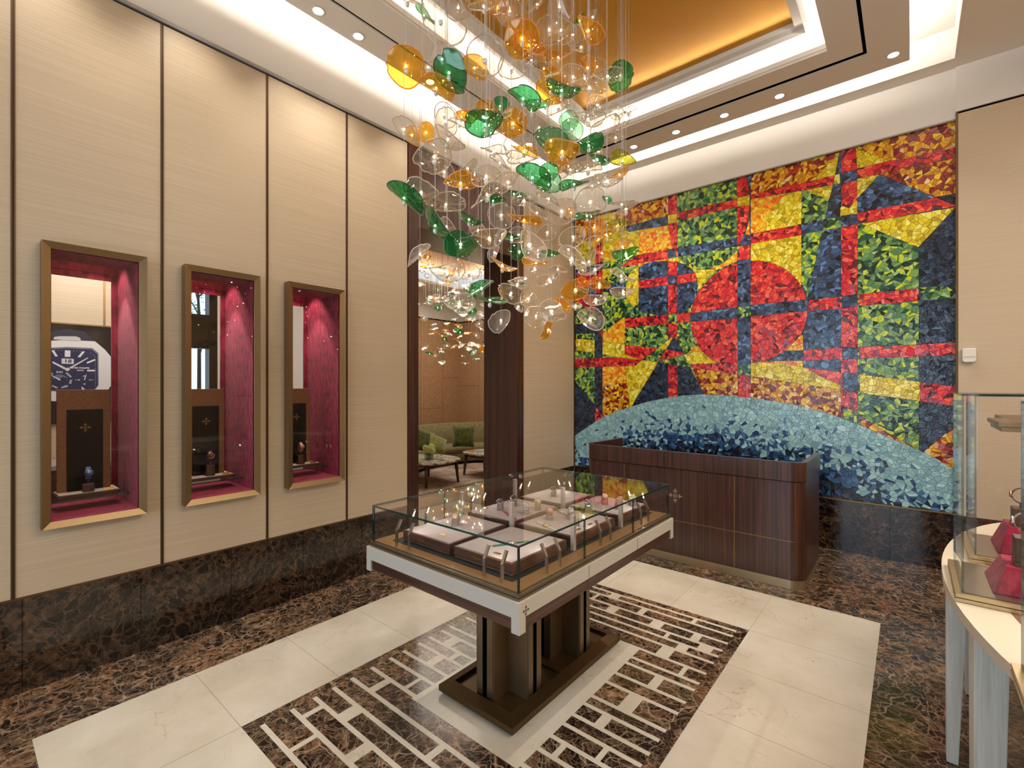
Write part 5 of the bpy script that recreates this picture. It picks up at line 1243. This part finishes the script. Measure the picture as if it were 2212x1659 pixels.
p = cpos(1001, 939, 9.75); pillow((p.x, p.y, .655), (R(-14), 0, R(42)), .44, 'large dark olive velvet cushion upright in the middle of the sofa')
p = cpos(919, 943, 9.1); pillow((p.x, p.y, .635), (R(-16), R(16), R(84)), .42, 'dark olive velvet cushion at the left end of the sofa', 'greenvelvet')
p = cpos(945, 953, 9.0); pillow((p.x, p.y, .585), (R(-34), R(24), R(70)), .36, 'lighter green tasselled cushion leaning beside the left-end cushion', velvet('moss_velvet', (98, 104, 40), (140, 144, 66), 12, .8))
# coffee tables
mm, mnt, mb_ = new_mat('veined_white_marble')
tc = N(mnt, 'TexCoord'); nz = N(mnt, 'TexNoise', Scale=4.0, Detail=8.0, Distortion=1.6); mnt.links.new(tc.outputs['Object'], nz.inputs['Vector'])
mc = ramp(mnt, nz.outputs['Fac'], [(.38, (120, 108, 100)), (.44, (206, 194, 180)), (.56, (222, 212, 200)), (.62, (150, 132, 116))]); mnt.links.new(mc, mb_.inputs['Base Color']); mb_.inputs['Roughness'].default_value = .15
def coffee(cx, cy, ax, ay, h, label, legs):
    t = thing('coffee_table', (cx, cy, 0.008), label, 'table', 'marble coffee tables in the lounge'); off = (cx, cy, .008)
    def sup(a, b_, n=40, e=2.6): return [(cx + a * abs(math.cos(2 * math.pi * k / n)) ** (2 / e) * (1 if math.cos(2 * math.pi * k / n) > 0 else -1), cy + b_ * abs(math.sin(2 * math.pi * k / n)) ** (2 / e) * (1 if math.sin(2 * math.pi * k / n) > 0 else -1)) for k in range(n)]
    b = MB(off); b.prism(sup(ax, ay), h - .028, h, 'z'); b.build('top', mm, t, .008)
    b = MB(off); b.prism(sup(ax * .8, ay * .8), h - .075, h - .028, 'z'); b.build('apron', 'wood_x', t, .004)
    for (sx, sy) in legs:
        px, py = cx + sx * ax * .66, cy + sy * ay * .66
        b = MB(off); b.tube([(px, py, h - .03), (px + sx * .03, py + sy * .03, .0085)], [.034, .02], 8); b.build('leg', 'wood_v', t)
    return t
coffee(-2.72, 5.42, .56, .50, .42, 'oval marble-topped coffee table carrying the flower vase', ((1, 1), (-1, 1), (1, -1), (-1, -1)))
coffee(-2.40, 6.58, .42, .38, .44, 'smaller marble-topped coffee table behind, with a magazine on it', ((1, 1), (-1, 1), (1, -1), (-1, -1)))
p = at(927, 992, 2, .421)
t = thing('flower_vase', (p.x, p.y, .421), 'square glass vase filled with leaves on the nearer coffee table', 'vase')
b = MB(p); b.box(p.x - .055, p.x + .055, p.y - .055, p.y + .055, .421, .52); b.build('glass', thin_glass('vase_glass', (196, 220, 196), .08, .6, .2, (120, 150, 110)), t, .004)
b = MB(p)
for k in range(16): a_ = k * .7; b.tube([(p.x + .035 * math.cos(a_), p.y + .035 * math.sin(a_), .425), (p.x + .03 * math.cos(a_ + 1), p.y + .03 * math.sin(a_ + 1), .53)], .004, 5)
b.build('stems', mat('stem_green', (74, 96, 60), .6), t)
rr = random.Random(3)
hm = mat('hydrangea', (196, 204, 118), .8); hm2 = mat('hydrangea_pale', (214, 216, 150), .8)
k = 0
for cx_, cy_, cz_, r_, nm in ((0, -.02, .0, .062, 'front'), (-.075, 0, -.015, .056, 'left'), (.075, .01, -.012, .056, 'right'), (.0, .05, .04, .062, 'top'), (-.04, -.05, .035, .05, 'upper left'), (.055, -.045, .03, .05, 'upper right')):
    b = MB(); n = 110
    for i in range(n):
        zz = 1 - 2 * (i + .5) / n; a_ = i * 2.39996; rad = math.sqrt(1 - zz * zz)
        q = Vector((rad * math.cos(a_), rad * math.sin(a_), zz)) * r_ * rr.uniform(.9, 1.05); nrm = q.normalized(); ta = nrm.orthogonal().normalized(); tb = nrm.cross(ta)
        a0 = rr.uniform(0, 1.5); s_ = .011
        for pt in range(4):
            aa = a0 + pt * math.pi / 2; d_ = ta * math.cos(aa) + tb * math.sin(aa); e_ = ta * math.cos(aa + 1.57) + tb * math.sin(aa + 1.57)
            b.add([q, q + d_ * s_ * .6 + e_ * s_ * .45 + nrm * .002, q + d_ * s_ + nrm * .004, q + d_ * s_ * .6 - e_ * s_ * .45 + nrm * .002], [(0, 1, 2, 3)], rr.choice((0, 0, 1)))
    o = b.build('hydrangea', [hm, hm2], None, loc=(p.x + cx_, p.y + cy_, .585 + cz_)); tag(o, 'green hydrangea bloom at the %s of the bunch in the lounge vase' % nm, 'flower', 'hydrangeas in the lounge vase')
    core = MB(); core.ball((0, 0, 0), r_ * .86, 12, 8); core.build('flower_core', hm, o)
t = thing('magazine', (-2.62, 6.52, .4405), 'open magazine with an orange picture on the farther coffee table', 'magazine'); t.rotation_euler = (0, 0, R(20))
b = MB(); b.box(-.14, -.001, -.1, .1, 0, .006); b.build('left_page', mat('page_orange', (190, 110, 60), .5), t)
b = MB(); b.box(.001, .14, -.1, .1, 0, .006); b.build('right_page', mat('page_blue', (130, 146, 176), .5), t)

# ================================================================== OVAL TABLE WITH VITRINES
def oval_table():
    cx, cy, ax, ay = 4.683, 3.0, .80, 1.62
    t = thing('oval_table', (cx, cy, 0), 'pale oval table on tapered grey legs at the right edge, carrying tall glass vitrines', 'table')
    off = (cx, cy, 0)
    def el(k_, n=96): return [(cx + (ax - k_) * math.cos(2 * math.pi * i / n), cy + (ay - k_) * math.sin(2 * math.pi * i / n)) for i in range(n)]
    b = MB(off); b.prism(el(0), .785, .83, 'z', smooth=True); b.build('top', 'paleleather', t, .0015)
    b = MB(off); b.prism(el(.035), .774, .785, 'z'); b.build('shadow_band', 'bronze_dark', t)
    b = MB(off); o_, i_ = el(.155), el(.178); n = len(o_)
    b.add([(p[0], p[1], .8302) for p in o_] + [(p[0], p[1], .8302) for p in i_] + [(p[0], p[1], .8312) for p in o_] + [(p[0], p[1], .8312) for p in i_], [f for k in range(n) for f in ((2 * n + k, 2 * n + (k + 1) % n, 3 * n + (k + 1) % n, 3 * n + k), (k, (k + 1) % n, 2 * n + (k + 1) % n, 2 * n + k), (n + k, 3 * n + k, 3 * n + (k + 1) % n, n + (k + 1) % n))])
    b.build('brown_inlay', mat('brown_inlay', (112, 74, 56), .5), t)
    lm = grain('pale_grey_wood', [(.3, (186, 184, 174)), (.6, (204, 202, 192))], (60, 60, 1.5), .5)
    for (x0, w0, w1, y0, d0, d1) in ((3.892, .072, .04, 2.90, .10, .06), (3.945, .094, .078, 2.42, .20, .17), (4.55, .08, .05, 1.75, .1, .06), (4.6, .08, .05, 4.2, .1, .06), (5.3, .08, .05, 3.6, .1, .06), (5.3, .08, .05, 2.4, .1, .06), (4.0, .07, .04, 3.6, .1, .06)):
        b = MB(off); v = [(x0, y0, 0.0025), (x0 + w1, y0, .0025), (x0 + w1, y0 + d1, .0025), (x0, y0 + d1, .0025), (x0, y0, .774), (x0 + w0, y0, .774), (x0 + w0, y0 + d0, .774), (x0, y0 + d0, .774)]
        b.add(v, [(0, 3, 2, 1), (4, 5, 6, 7), (0, 1, 5, 4), (1, 2, 6, 5), (2, 3, 7, 6), (3, 0, 4, 7)]); b.build('leg', lm, t, .003)
oval_table()
def vitrine(x0, x1, y0, y1, zt_, label):
    z0 = .832; c = ((x0 + x1) / 2, (y0 + y1) / 2, z0)
    t = thing('vitrine', c, label, 'vitrine', 'tall glass vitrines on the oval table')
    b = MB(c); b.box(x0, x1, y0, y1, z0, z0 + .014, 0); b.box(x0 + .003, x1 - .003, y0 + .003, y1 - .003, z0 + .014, z0 + .017, 1); b.box(x0 + .001, x1 - .001, y0 + .001, y1 - .001, z0 + .017, z0 + .032, 0); b.build('base_frame', ['champagne', 'slot'], t)
    b = MB(c); b.box(x0 + .03, x1 - .03, y0 + .03, y1 - .03, z0 + .032, z0 + .034); b.build('floor_plate', 'steel', t)
    gx0, gx1, gy0, gy1, th = x0 + .02, x1 - .02, y0 + .02, y1 - .02, .008; zg = z0 + .034
    for nm, a in (('glass_side', (gx0, gx0 + th, gy0 + th, gy1 - th, zg, zt_ - th, 'x')), ('glass_side', (gx1 - th, gx1, gy0 + th, gy1 - th, zg, zt_ - th, 'x')), ('glass_side', (gx0, gx1, gy0, gy0 + th, zg, zt_ - th, 'y')), ('glass_side', (gx0, gx1, gy1 - th, gy1, zg, zt_ - th, 'y')), ('glass_top', (gx0, gx1, gy0, gy1, zt_ - th, zt_, 'z'))):
        b = MB(c); b.pane(*a); b.build(nm, ['caseglass', 'glassedge'], t)
    b = MB(c); b.box(gx0 + .12, gx1 - .03, gy0 + .06, gy1 - .06, zt_ - .15, zt_ - .132, 0); b.box(gx0 + .11, gx1 - .02, gy0 + .05, gy1 - .05, zt_ - .130, zt_ - .112, 0); b.box((gx0 + gx1) / 2 - .01, (gx0 + gx1) / 2 + .01, (gy0 + gy1) / 2 - .01, (gy0 + gy1) / 2 + .01, zt_ - .112, zt_ - .009); b.build('light_canopy', 'bronze', t)
    b = MB(c); b.box(gx0 + .16, gx1 - .07, gy0 + .1, gy1 - .1, zt_ - .152, zt_ - .1502); b.build('lamp', 'lamp', t)
    spot('vitrine_beam', ((gx0 + gx1) / 2 + .03, (gy0 + gy1) / 2, zt_ - .17), ((gx0 + gx1) / 2, (gy0 + gy1) / 2 - .05, z0), 3.2, 100, .8, (1, .93, .84), .03)
vitrine(3.905, 4.42, 2.612, 3.111, 1.667, 'tall glass vitrine at the right edge over the nearer crimson pedestal')
vitrine(3.99, 4.5, 3.24, 3.74, 1.655, 'tall glass vitrine behind, over the farther crimson pedestal')
vitrine(3.998, 4.5, 1.62, 2.072, 1.655, 'glass vitrine corner cropped by the lower right edge of the picture')
def pedestal(x0, x1, y0, y1, z0, h, label):
    c = ((x0 + x1) / 2, (y0 + y1) / 2, z0); i = .045
    b = MB(c); v = [(x0, y0, z0), (x1, y0, z0), (x1, y1, z0), (x0, y1, z0), (x0 + i, y0 + i, z0 + h), (x1 - i, y0 + i, z0 + h), (x1 - i, y1 - i, z0 + h), (x0 + i, y1 - i, z0 + h)]
    b.add(v, [(0, 3, 2, 1), (4, 5, 6, 7), (0, 1, 5, 4), (1, 2, 6, 5), (2, 3, 7, 6), (3, 0, 4, 7)]); o = b.build('velvet_pedestal', 'velvet', None, .004, loc=c); tag(o, label, 'pedestal', 'crimson pedestals in the vitrines')
pedestal(4.02, 4.34, 2.70, 2.98, .867, .105, 'crimson velvet pedestal in the nearer vitrine')
pedestal(4.10, 4.42, 3.36, 3.64, .867, .13, 'crimson velvet pedestal in the farther vitrine')
def block_bracelet(x, y, z, hb, st, cs, lb, lw_, hold):
    t = thing('watch_block', (x, y, z), lb, 'block', 'wood blocks in the vitrines')
    b = MB((x, y, z)); b.box(x - .042, x + .042, y - .042, y + .042, z, z + .018); b.box(x - .04, x + .04, y - .04, y + .04, z + .019, z + hb); b.build('body', 'walnut_v', t, .0015)
    b = MB((x, y, z)); b.box(x - .012, x + .012, y - .006, y + .006, z + hb, z + hb + .02); b.build('holder', 'black', t)
    wz = z + hb + .0202; t = thing('wristwatch', (x, y, wz), lw_, 'watch', 'bracelet watches in the vitrines')
    b = MB((x, y, wz)); n = 34; rx, rz_ = .038, .036
    for i in range(n):
        a0, a1 = 2 * math.pi * i / n, 2 * math.pi * (i + .84) / n; q = []
        for k_ in (0, .004):
            for a_ in (a0, a1):
                for y_ in (-.009, .009): q.append((x + (rx + k_) * math.cos(a_), y + y_, wz + rz_ + .004 + (rz_ + k_) * math.sin(a_)))
        b.add(q, [(0, 1, 3, 2), (4, 6, 7, 5), (0, 4, 5, 1), (2, 3, 7, 6), (0, 2, 6, 4), (1, 5, 7, 3)])
    b.build('bracelet', st, t)
    m4 = frame((x - rx - .004, y, wz + rz_ + .008), (0, -1, 0), (0, 0, 1)); b = MB((x, y, wz)); b.lathe([(.014, -.002), (.016, .001), (.016, .004), (.014, .006), (.0001, .006)], mat4=m4, seg=18); b.build('case', cs, t)
block_bracelet(4.13, 2.80, .9725, .115, 'chrome', 'chrome', 'walnut block on the nearer crimson pedestal', 'gem-set silver bracelet watch on the walnut block in the nearer vitrine', 1)
block_bracelet(4.20, 3.46, .9975, .09, 'black', 'rose', 'walnut block on the farther crimson pedestal', 'black bracelet watch with a rose gold clasp in the farther vitrine', 1)

# ================================================================== GLASS PENDANT CLUSTERS
# picture column, row, long and short diameter in pixels, slant of the long axis, colour
PEND = '''877 147 80 76 0 A;970 162 84 62 60 G;942 195 78 32 30 A;952 42 104 90 60 C;1047 125 78 74 40 C;955 132 62 50 60 C;1025 150 60 40 30 A;990 20 58 46 10 C;1045 18 60 18 -15 C;1075 20 40 30 10 A;1101 27 52 50 0 C;880 3 70 14 20 C;
925 148 30 26 0 C;916 36 50 7 45 G;960 250 50 46 60 C;1010 252 46 24 10 A;1052 240 50 32 30 A;1080 232 40 36 0 G;1160 12 50 18 -35 C;1208 18 56 52 90 C;1128 88 74 70 0 A;1143 102 72 34 22 A;1187 68 58 56 0 C;1212 68 58 46 30 C;
1238 78 44 38 50 C;1252 48 36 12 -50 G;1280 40 36 16 -55 C;1271 70 66 34 42 A;1206 127 58 16 -6 A;1105 150 58 48 10 C;1148 133 34 14 -25 C;1270 150 52 30 55 A;1290 147 40 28 30 C;1340 166 56 54 0 G;1312 168 62 24 -5 C;1238 170 60 46 15 C;
1190 192 70 60 50 A;1273 193 66 30 5 C;1213 200 74 24 15 G;1130 218 72 34 30 G;1148 243 64 22 -38 C;1178 230 34 12 -25 G;1207 232 54 32 -35 C;1290 230 44 36 -30 C;1330 243 36 26 40 C;1358 243 34 7 -25 C;
873 283 62 34 50 C;890 295 40 30 60 A;920 289 40 38 20 A;962 265 56 44 70 C;967 305 76 24 38 C;992 268 46 16 15 C;997 255 34 20 10 A;1048 273 84 48 -12 G;1108 270 60 56 0 A;938 343 84 62 -30 C;960 375 60 28 45 C;995 400 70 32 3 A;
873 432 90 30 42 G;910 420 76 42 12 C;963 446 80 38 3 C;1010 367 54 18 -35 C;1025 380 40 10 35 C;1050 386 66 36 -12 C;1067 330 56 12 8 C;1080 355 52 8 38 C;1052 425 80 16 -42 C;1097 397 60 30 -35 C;1065 437 58 12 -2 G;1083 468 56 54 0 C;
1116 318 52 48 0 C;1132 330 56 16 18 A;1130 350 70 18 0 C;1165 278 40 24 5 C;1228 263 40 38 0 S;1235 282 46 40 30 S;1270 262 70 26 3 C;1310 278 64 40 -35 C;1350 260 40 24 -50 C;1190 308 70 50 20 S;1214 332 72 48 0 A;1272 318 66 34 -18 G;
1292 330 34 22 -60 C;1290 347 52 14 20 G;1345 350 56 26 10 Y;1228 362 44 12 -25 A;1232 370 50 18 -30 C;1270 368 60 18 0 C;1150 388 80 36 33 G;1185 372 40 38 0 G;1185 402 54 38 0 S;1338 380 44 10 -28 A;1312 395 64 20 0 C;1280 405 40 8 -20 C;
1240 402 62 14 -12 G;1132 437 56 26 0 C;1110 422 50 6 20 G;1185 433 60 8 28 C;1213 460 66 52 -20 C;1275 440 66 58 0 C;1268 470 60 14 -10 G;1310 432 24 12 35 G;1343 445 52 10 3 C;1352 455 54 9 -28 C;1160 463 50 9 40 C;1233 462 26 20 -70 A;
940 492 86 28 50 G;965 492 44 24 40 C;995 532 72 52 0 G;1013 478 60 16 22 G;1033 500 44 26 45 C;1057 518 74 38 -5 C;1068 548 38 20 -65 C;1105 516 50 14 8 G;1085 578 60 9 27 A;907 553 62 18 -45 C;966 591 72 34 3 C;1013 590 46 34 5 C;
1040 627 64 20 -33 G;992 660 68 38 3 C;1058 653 74 6 10 G;1082 695 52 40 -45 C;1132 480 70 16 12 A;1145 533 80 42 60 C;1122 546 46 30 0 G;1120 510 40 34 0 C;1182 505 44 32 -20 C;1238 515 58 42 -20 C;1284 494 46 40 -10 A;
1310 512 64 14 -42 A;1293 520 52 12 -20 C;1335 490 56 10 -10 Y;1192 553 54 9 -8 G;1235 563 72 26 42 C;1228 542 50 14 20 C;1272 568 56 9 -45 C;1285 585 62 14 -20 C;1158 572 58 9 3 A;1155 582 22 12 -20 C;1345 537 50 16 -40 A;
1352 552 56 24 -12 G;1342 601 56 7 25 C;1186 607 50 22 -25 C;1118 616 46 18 10 C;1135 605 50 6 -8 C;1104 637 62 36 22 C;1142 648 40 34 40 C;1243 629 62 42 -25 A;1295 617 46 24 12 A;1287 650 54 22 -5 C;1346 633 54 20 -5 C;
1158 685 50 48 0 C;1192 676 60 40 35 C;1209 661 52 16 38 A;1243 663 28 10 -5 C;1184 715 44 18 -65 A;1275 692 60 42 25 C;1120 665 24 14 60 C;1300 550 40 7 20 A;1255 105 46 20 -15 C;1175 152 44 20 20 C;1330 300 40 12 10 C;1060 290 44 14 -20 C;1205 585 40 10 12 C'''
GLASS = {'C': ('g_clear', 'r_clear', 'clear'), 'G': ('g_green', 'r_green', 'deep green'), 'S': ('g_sea', 'r_sea', 'pale green'), 'A': ('g_amber', 'r_amber', 'amber'), 'Y': ('g_lime', 'r_lime', 'yellow-green')}
def disc_mesh(col, var):
    """free-blown disc of unit diameter: shallow wavy bowl with chipped outline and a thick fire-polished rim"""
    rr = random.Random(100 + var); seg, rings = 36, 5
    ph, ph2 = rr.uniform(0, 6.28), rr.uniform(0, 6.28); amp, bowl = rr.uniform(.035, .085), rr.uniform(.05, .12)
    ecc = rr.uniform(.0, .08); notch = [rr.uniform(0, 6.28) for _ in range(3)]
    def rad(a):
        r = .5 * (1 + ecc * math.cos(2 * a + ph2) + .02 * math.sin(5 * a + ph))
        for q in notch:
            d = (a - q + math.pi) % (2 * math.pi) - math.pi
            if -.05 < d < .16: r *= .93
            elif .16 <= d < .5: r *= 1 + .04 * (1 - (d - .16) / .34)
        return r
    def z(s, a): return bowl * s * s + amp * s * s * math.sin(2 * a + ph) + .02 * s ** 3 * math.sin(3 * a + ph2)
    v = [(0, 0, .006), (0, 0, -.006)]; f = []
    for side in (1, -1):
        for i in range(1, rings + 1):
            s = i / rings
            for k in range(seg):
                a = 2 * math.pi * k / seg; r = rad(a) * s; v.append((r * math.cos(a), r * math.sin(a), z(s, a) + side * .006))
    base = {1: 2, -1: 2 + rings * seg}
    for side in (1, -1):
        b0 = base[side]; c0 = 0 if side == 1 else 1
        for k in range(seg):
            k2 = (k + 1) % seg; f.append((c0, b0 + k, b0 + k2) if side == 1 else (c0, b0 + k2, b0 + k))
            for i in range(rings - 1):
                q = (b0 + i * seg + k, b0 + (i + 1) * seg + k, b0 + (i + 1) * seg + k2, b0 + i * seg + k2); f.append(q if side == 1 else q[::-1])
    me = bpy.data.meshes.new('glass_disc'); nb = len(f)
    mi = [0] * nb
    n0 = len(v); sg = 5
    for k in range(seg):
        a = 2 * math.pi * k / seg; r = rad(a); zz = z(1, a)
        for j in range(sg):
            t_ = 2 * math.pi * j / sg; rr_ = r + .018 * math.cos(t_); v.append((rr_ * math.cos(a), rr_ * math.sin(a), zz + .018 * math.sin(t_)))
    for k in range(seg):
        for j in range(sg): f.append((n0 + k * sg + j, n0 + k * sg + (j + 1) % sg, n0 + ((k + 1) % seg) * sg + (j + 1) % sg, n0 + ((k + 1) % seg) * sg + j)); mi.append(1)
    me.from_pydata(v, [], f); me.materials.append(M[GLASS[col][0]]); me.materials.append(M[GLASS[col][1]])
    me.polygons.foreach_set('material_index', mi); me.polygons.foreach_set('use_smooth', [True] * len(f)); me.update()
    return me
NV = 6
DISC = {(c_, k): disc_mesh(c_, k) for c_ in GLASS for k in range(NV)}
b = MB(); b.lathe([(.0035, -.004), (.009, -.006), (.011, -.016), (.007, -.026), (.0001, -.029)], seg=10); _o = b.build('lamp_holder', 'crystal'); HOLD = _o.data; bpy.data.objects.remove(_o)
b = MB(); b.ball((0, 0, .010), .0055, 8, 6); _o = b.build('bulb', 'bulb'); BULB = _o.data; bpy.data.objects.remove(_o)
b = MB(); b.tube([(0, 0, 0), (0, 0, 1)], .0011, 5); _o = b.build('cable', 'cable'); CABLE = _o.data; bpy.data.objects.remove(_o)
ORD = ['topmost', 'second', 'third', 'fourth', 'fifth', 'sixth', 'seventh', 'eighth', 'ninth', 'tenth', 'eleventh', 'twelfth', 'thirteenth', 'fourteenth', 'fifteenth', 'sixteenth', 'seventeenth', 'eighteenth', 'nineteenth', 'twentieth', 'twenty-first', 'twenty-second', 'twenty-third', 'twenty-fourth']
def cluster(items, top, where, group, gap=.15):
    """items: (position, diameter, normal, spin, colour, picture column fraction, picture row, aspect)"""
    cls = {}
    for it in items:
        sh = 'round' if it[7] > .78 else ('oval' if it[7] > .42 else 'edge-on'); sd = ('far left', 'left', 'right', 'far right')[min(3, max(0, int(it[5] * 4)))]
        cls.setdefault((it[4], sh, sd), []).append(it)
    out = []
    for (c_, sh, sd), L in cls.items():
        L.sort(key=lambda q: q[6])
        for i, it in enumerate(L):
            rank = 'lowest' if i == len(L) - 1 else (ORD[i] + ('' if i == 0 else ' from top'))
            lab = '%s %s glass pendant, %s among such at %s %s' % (sh, GLASS[c_][2].replace('deep ', ''), rank, sd, where)
            if len(L) == 1: lab = 'only %s %s glass pendant at %s %s' % (sh, GLASS[c_][2], sd, where)
            pos, D, nrm, spin, _, _, _, _ = it
            root = bpy.data.objects.new('glass_pendant', None); root.location = pos; root.empty_display_size = .03; COL.objects.link(root)
            tag(root, lab, 'pendant light', group)
            d = bpy.data.objects.new('glass_disc', DISC[c_, int(spin * 10) % NV]); COL.objects.link(d); d.parent = root
            q = nrm.to_track_quat('Z', 'X'); d.rotation_euler = (q @ Matrix.Rotation(spin, 4, 'Z').to_quaternion()).to_euler(); d.scale = (D, D, D)
            for nm, me in (('lamp_holder', HOLD), ('bulb', BULB)):
                h = bpy.data.objects.new(nm, me); COL.objects.link(h); h.parent = root
            h = bpy.data.objects.new('cable', CABLE); COL.objects.link(h); h.parent = root; h.location = (0, 0, .016); h.scale = (1, 1, top - pos.z - .016)
            out.append(root)
    return out
rr = random.Random(21)
CX, CY, CR = 1.87, 2.26, .80
items = []; used = []
for rec in PEND.replace('\n', '').split(';'):
    u, v, A_, B_, ang, c_ = rec.split(); u, v, A_, B_, ang = map(float, (u, v, A_, B_, ang))
    r_ = ray(u, v); hx, hy_ = r_.x, r_.y
    # stretch of the sight line that lies inside the round cluster
    a = hx * hx + hy_ * hy_; bq = 2 * (hx * (CAM.x - CX) + hy_ * (CAM.y - CY)); cq = (CAM.x - CX) ** 2 + (CAM.y - CY) ** 2 - CR ** 2
    disc = bq * bq - 4 * a * cq
    if disc <= 0: d0 = d1 = -bq / (2 * a)
    else: d0, d1 = (-bq - math.sqrt(disc)) / (2 * a), (-bq + math.sqrt(disc)) / (2 * a)
    want = F_PX * rr.uniform(.15, .18) / A_
    best = None
    for tr in range(14):
        d = min(max(want + rr.uniform(-.12, .12) * tr * .5, d0), d1); p = CAM + r_ * d
        m = min([(p.xy - q[0].xy).length if abs(p.z - q[0].z) > .05 else (p - q[0]).length * .8 for q in used] + [9])
        if best is None or m > best[0]: best = (m, d, p)
        if m > .06: break
    _, d, p = best; D = A_ * d / F_PX / .98
    asp = min(.97, B_ / A_); view = r_.normalized(); el_ = math.acos(max(.08, asp))
    t_ = R(ang); maj = (RT * math.cos(t_) - UP * math.sin(t_)); maj = (maj - view * maj.dot(view)).normalized(); mnr = maj.cross(view).normalized()
    if mnr.z < 0: mnr = -mnr
    nrm = (-view * math.cos(el_) * (-1 if (v < 500) else 1) + mnr * math.sin(el_)).normalized()
    if nrm.z < 0: nrm = -nrm
    used.append((p,)); items.append((p, D, nrm, rr.uniform(0, 6.28), c_, (u - 838) / 542, v, asp))
cluster(items, 4.742, 'of the near cluster', 'glass pendants of the near cluster')
# second cluster in the lounge
items = []; rr = random.Random(9); used2 = []
LCX, LCY = -2.62, 5.98
tries = 0
while len(items) < 120 and tries < 4000:
    tries += 1
    a = rr.uniform(0, 6.283); r_ = .85 * math.sqrt(rr.random()); z = 2.08 + 1.9 * rr.random() ** .9
    if z < 2.35 and r_ > .55: continue
    p = Vector((LCX + r_ * math.cos(a), LCY + r_ * math.sin(a), z))
    rel = p - CAM; dep = rel.dot(FW); u = 1106 + F_PX * rel.dot(RT) / dep; v = HOR - F_PX * rel.z / dep
    if not (892 < u < 1056 and v > 530): continue
    if any((p - q).length < .11 for q in used2): continue
    n = Vector((rr.gauss(0, .45), rr.gauss(0, .45), 1)).normalized(); c_ = rr.choices('CGA', (54, 26, 20))[0]
    asp = abs(n.dot(rel.normalized())); used2.append(p)
    items.append((p, rr.uniform(.12, .17), n, rr.uniform(0, 6.28), c_, (u - 903) / 143, v, asp * 1.6))
cluster(items, 4.26, 'of the doorway cluster', 'glass pendants of the cluster beyond the doorway')
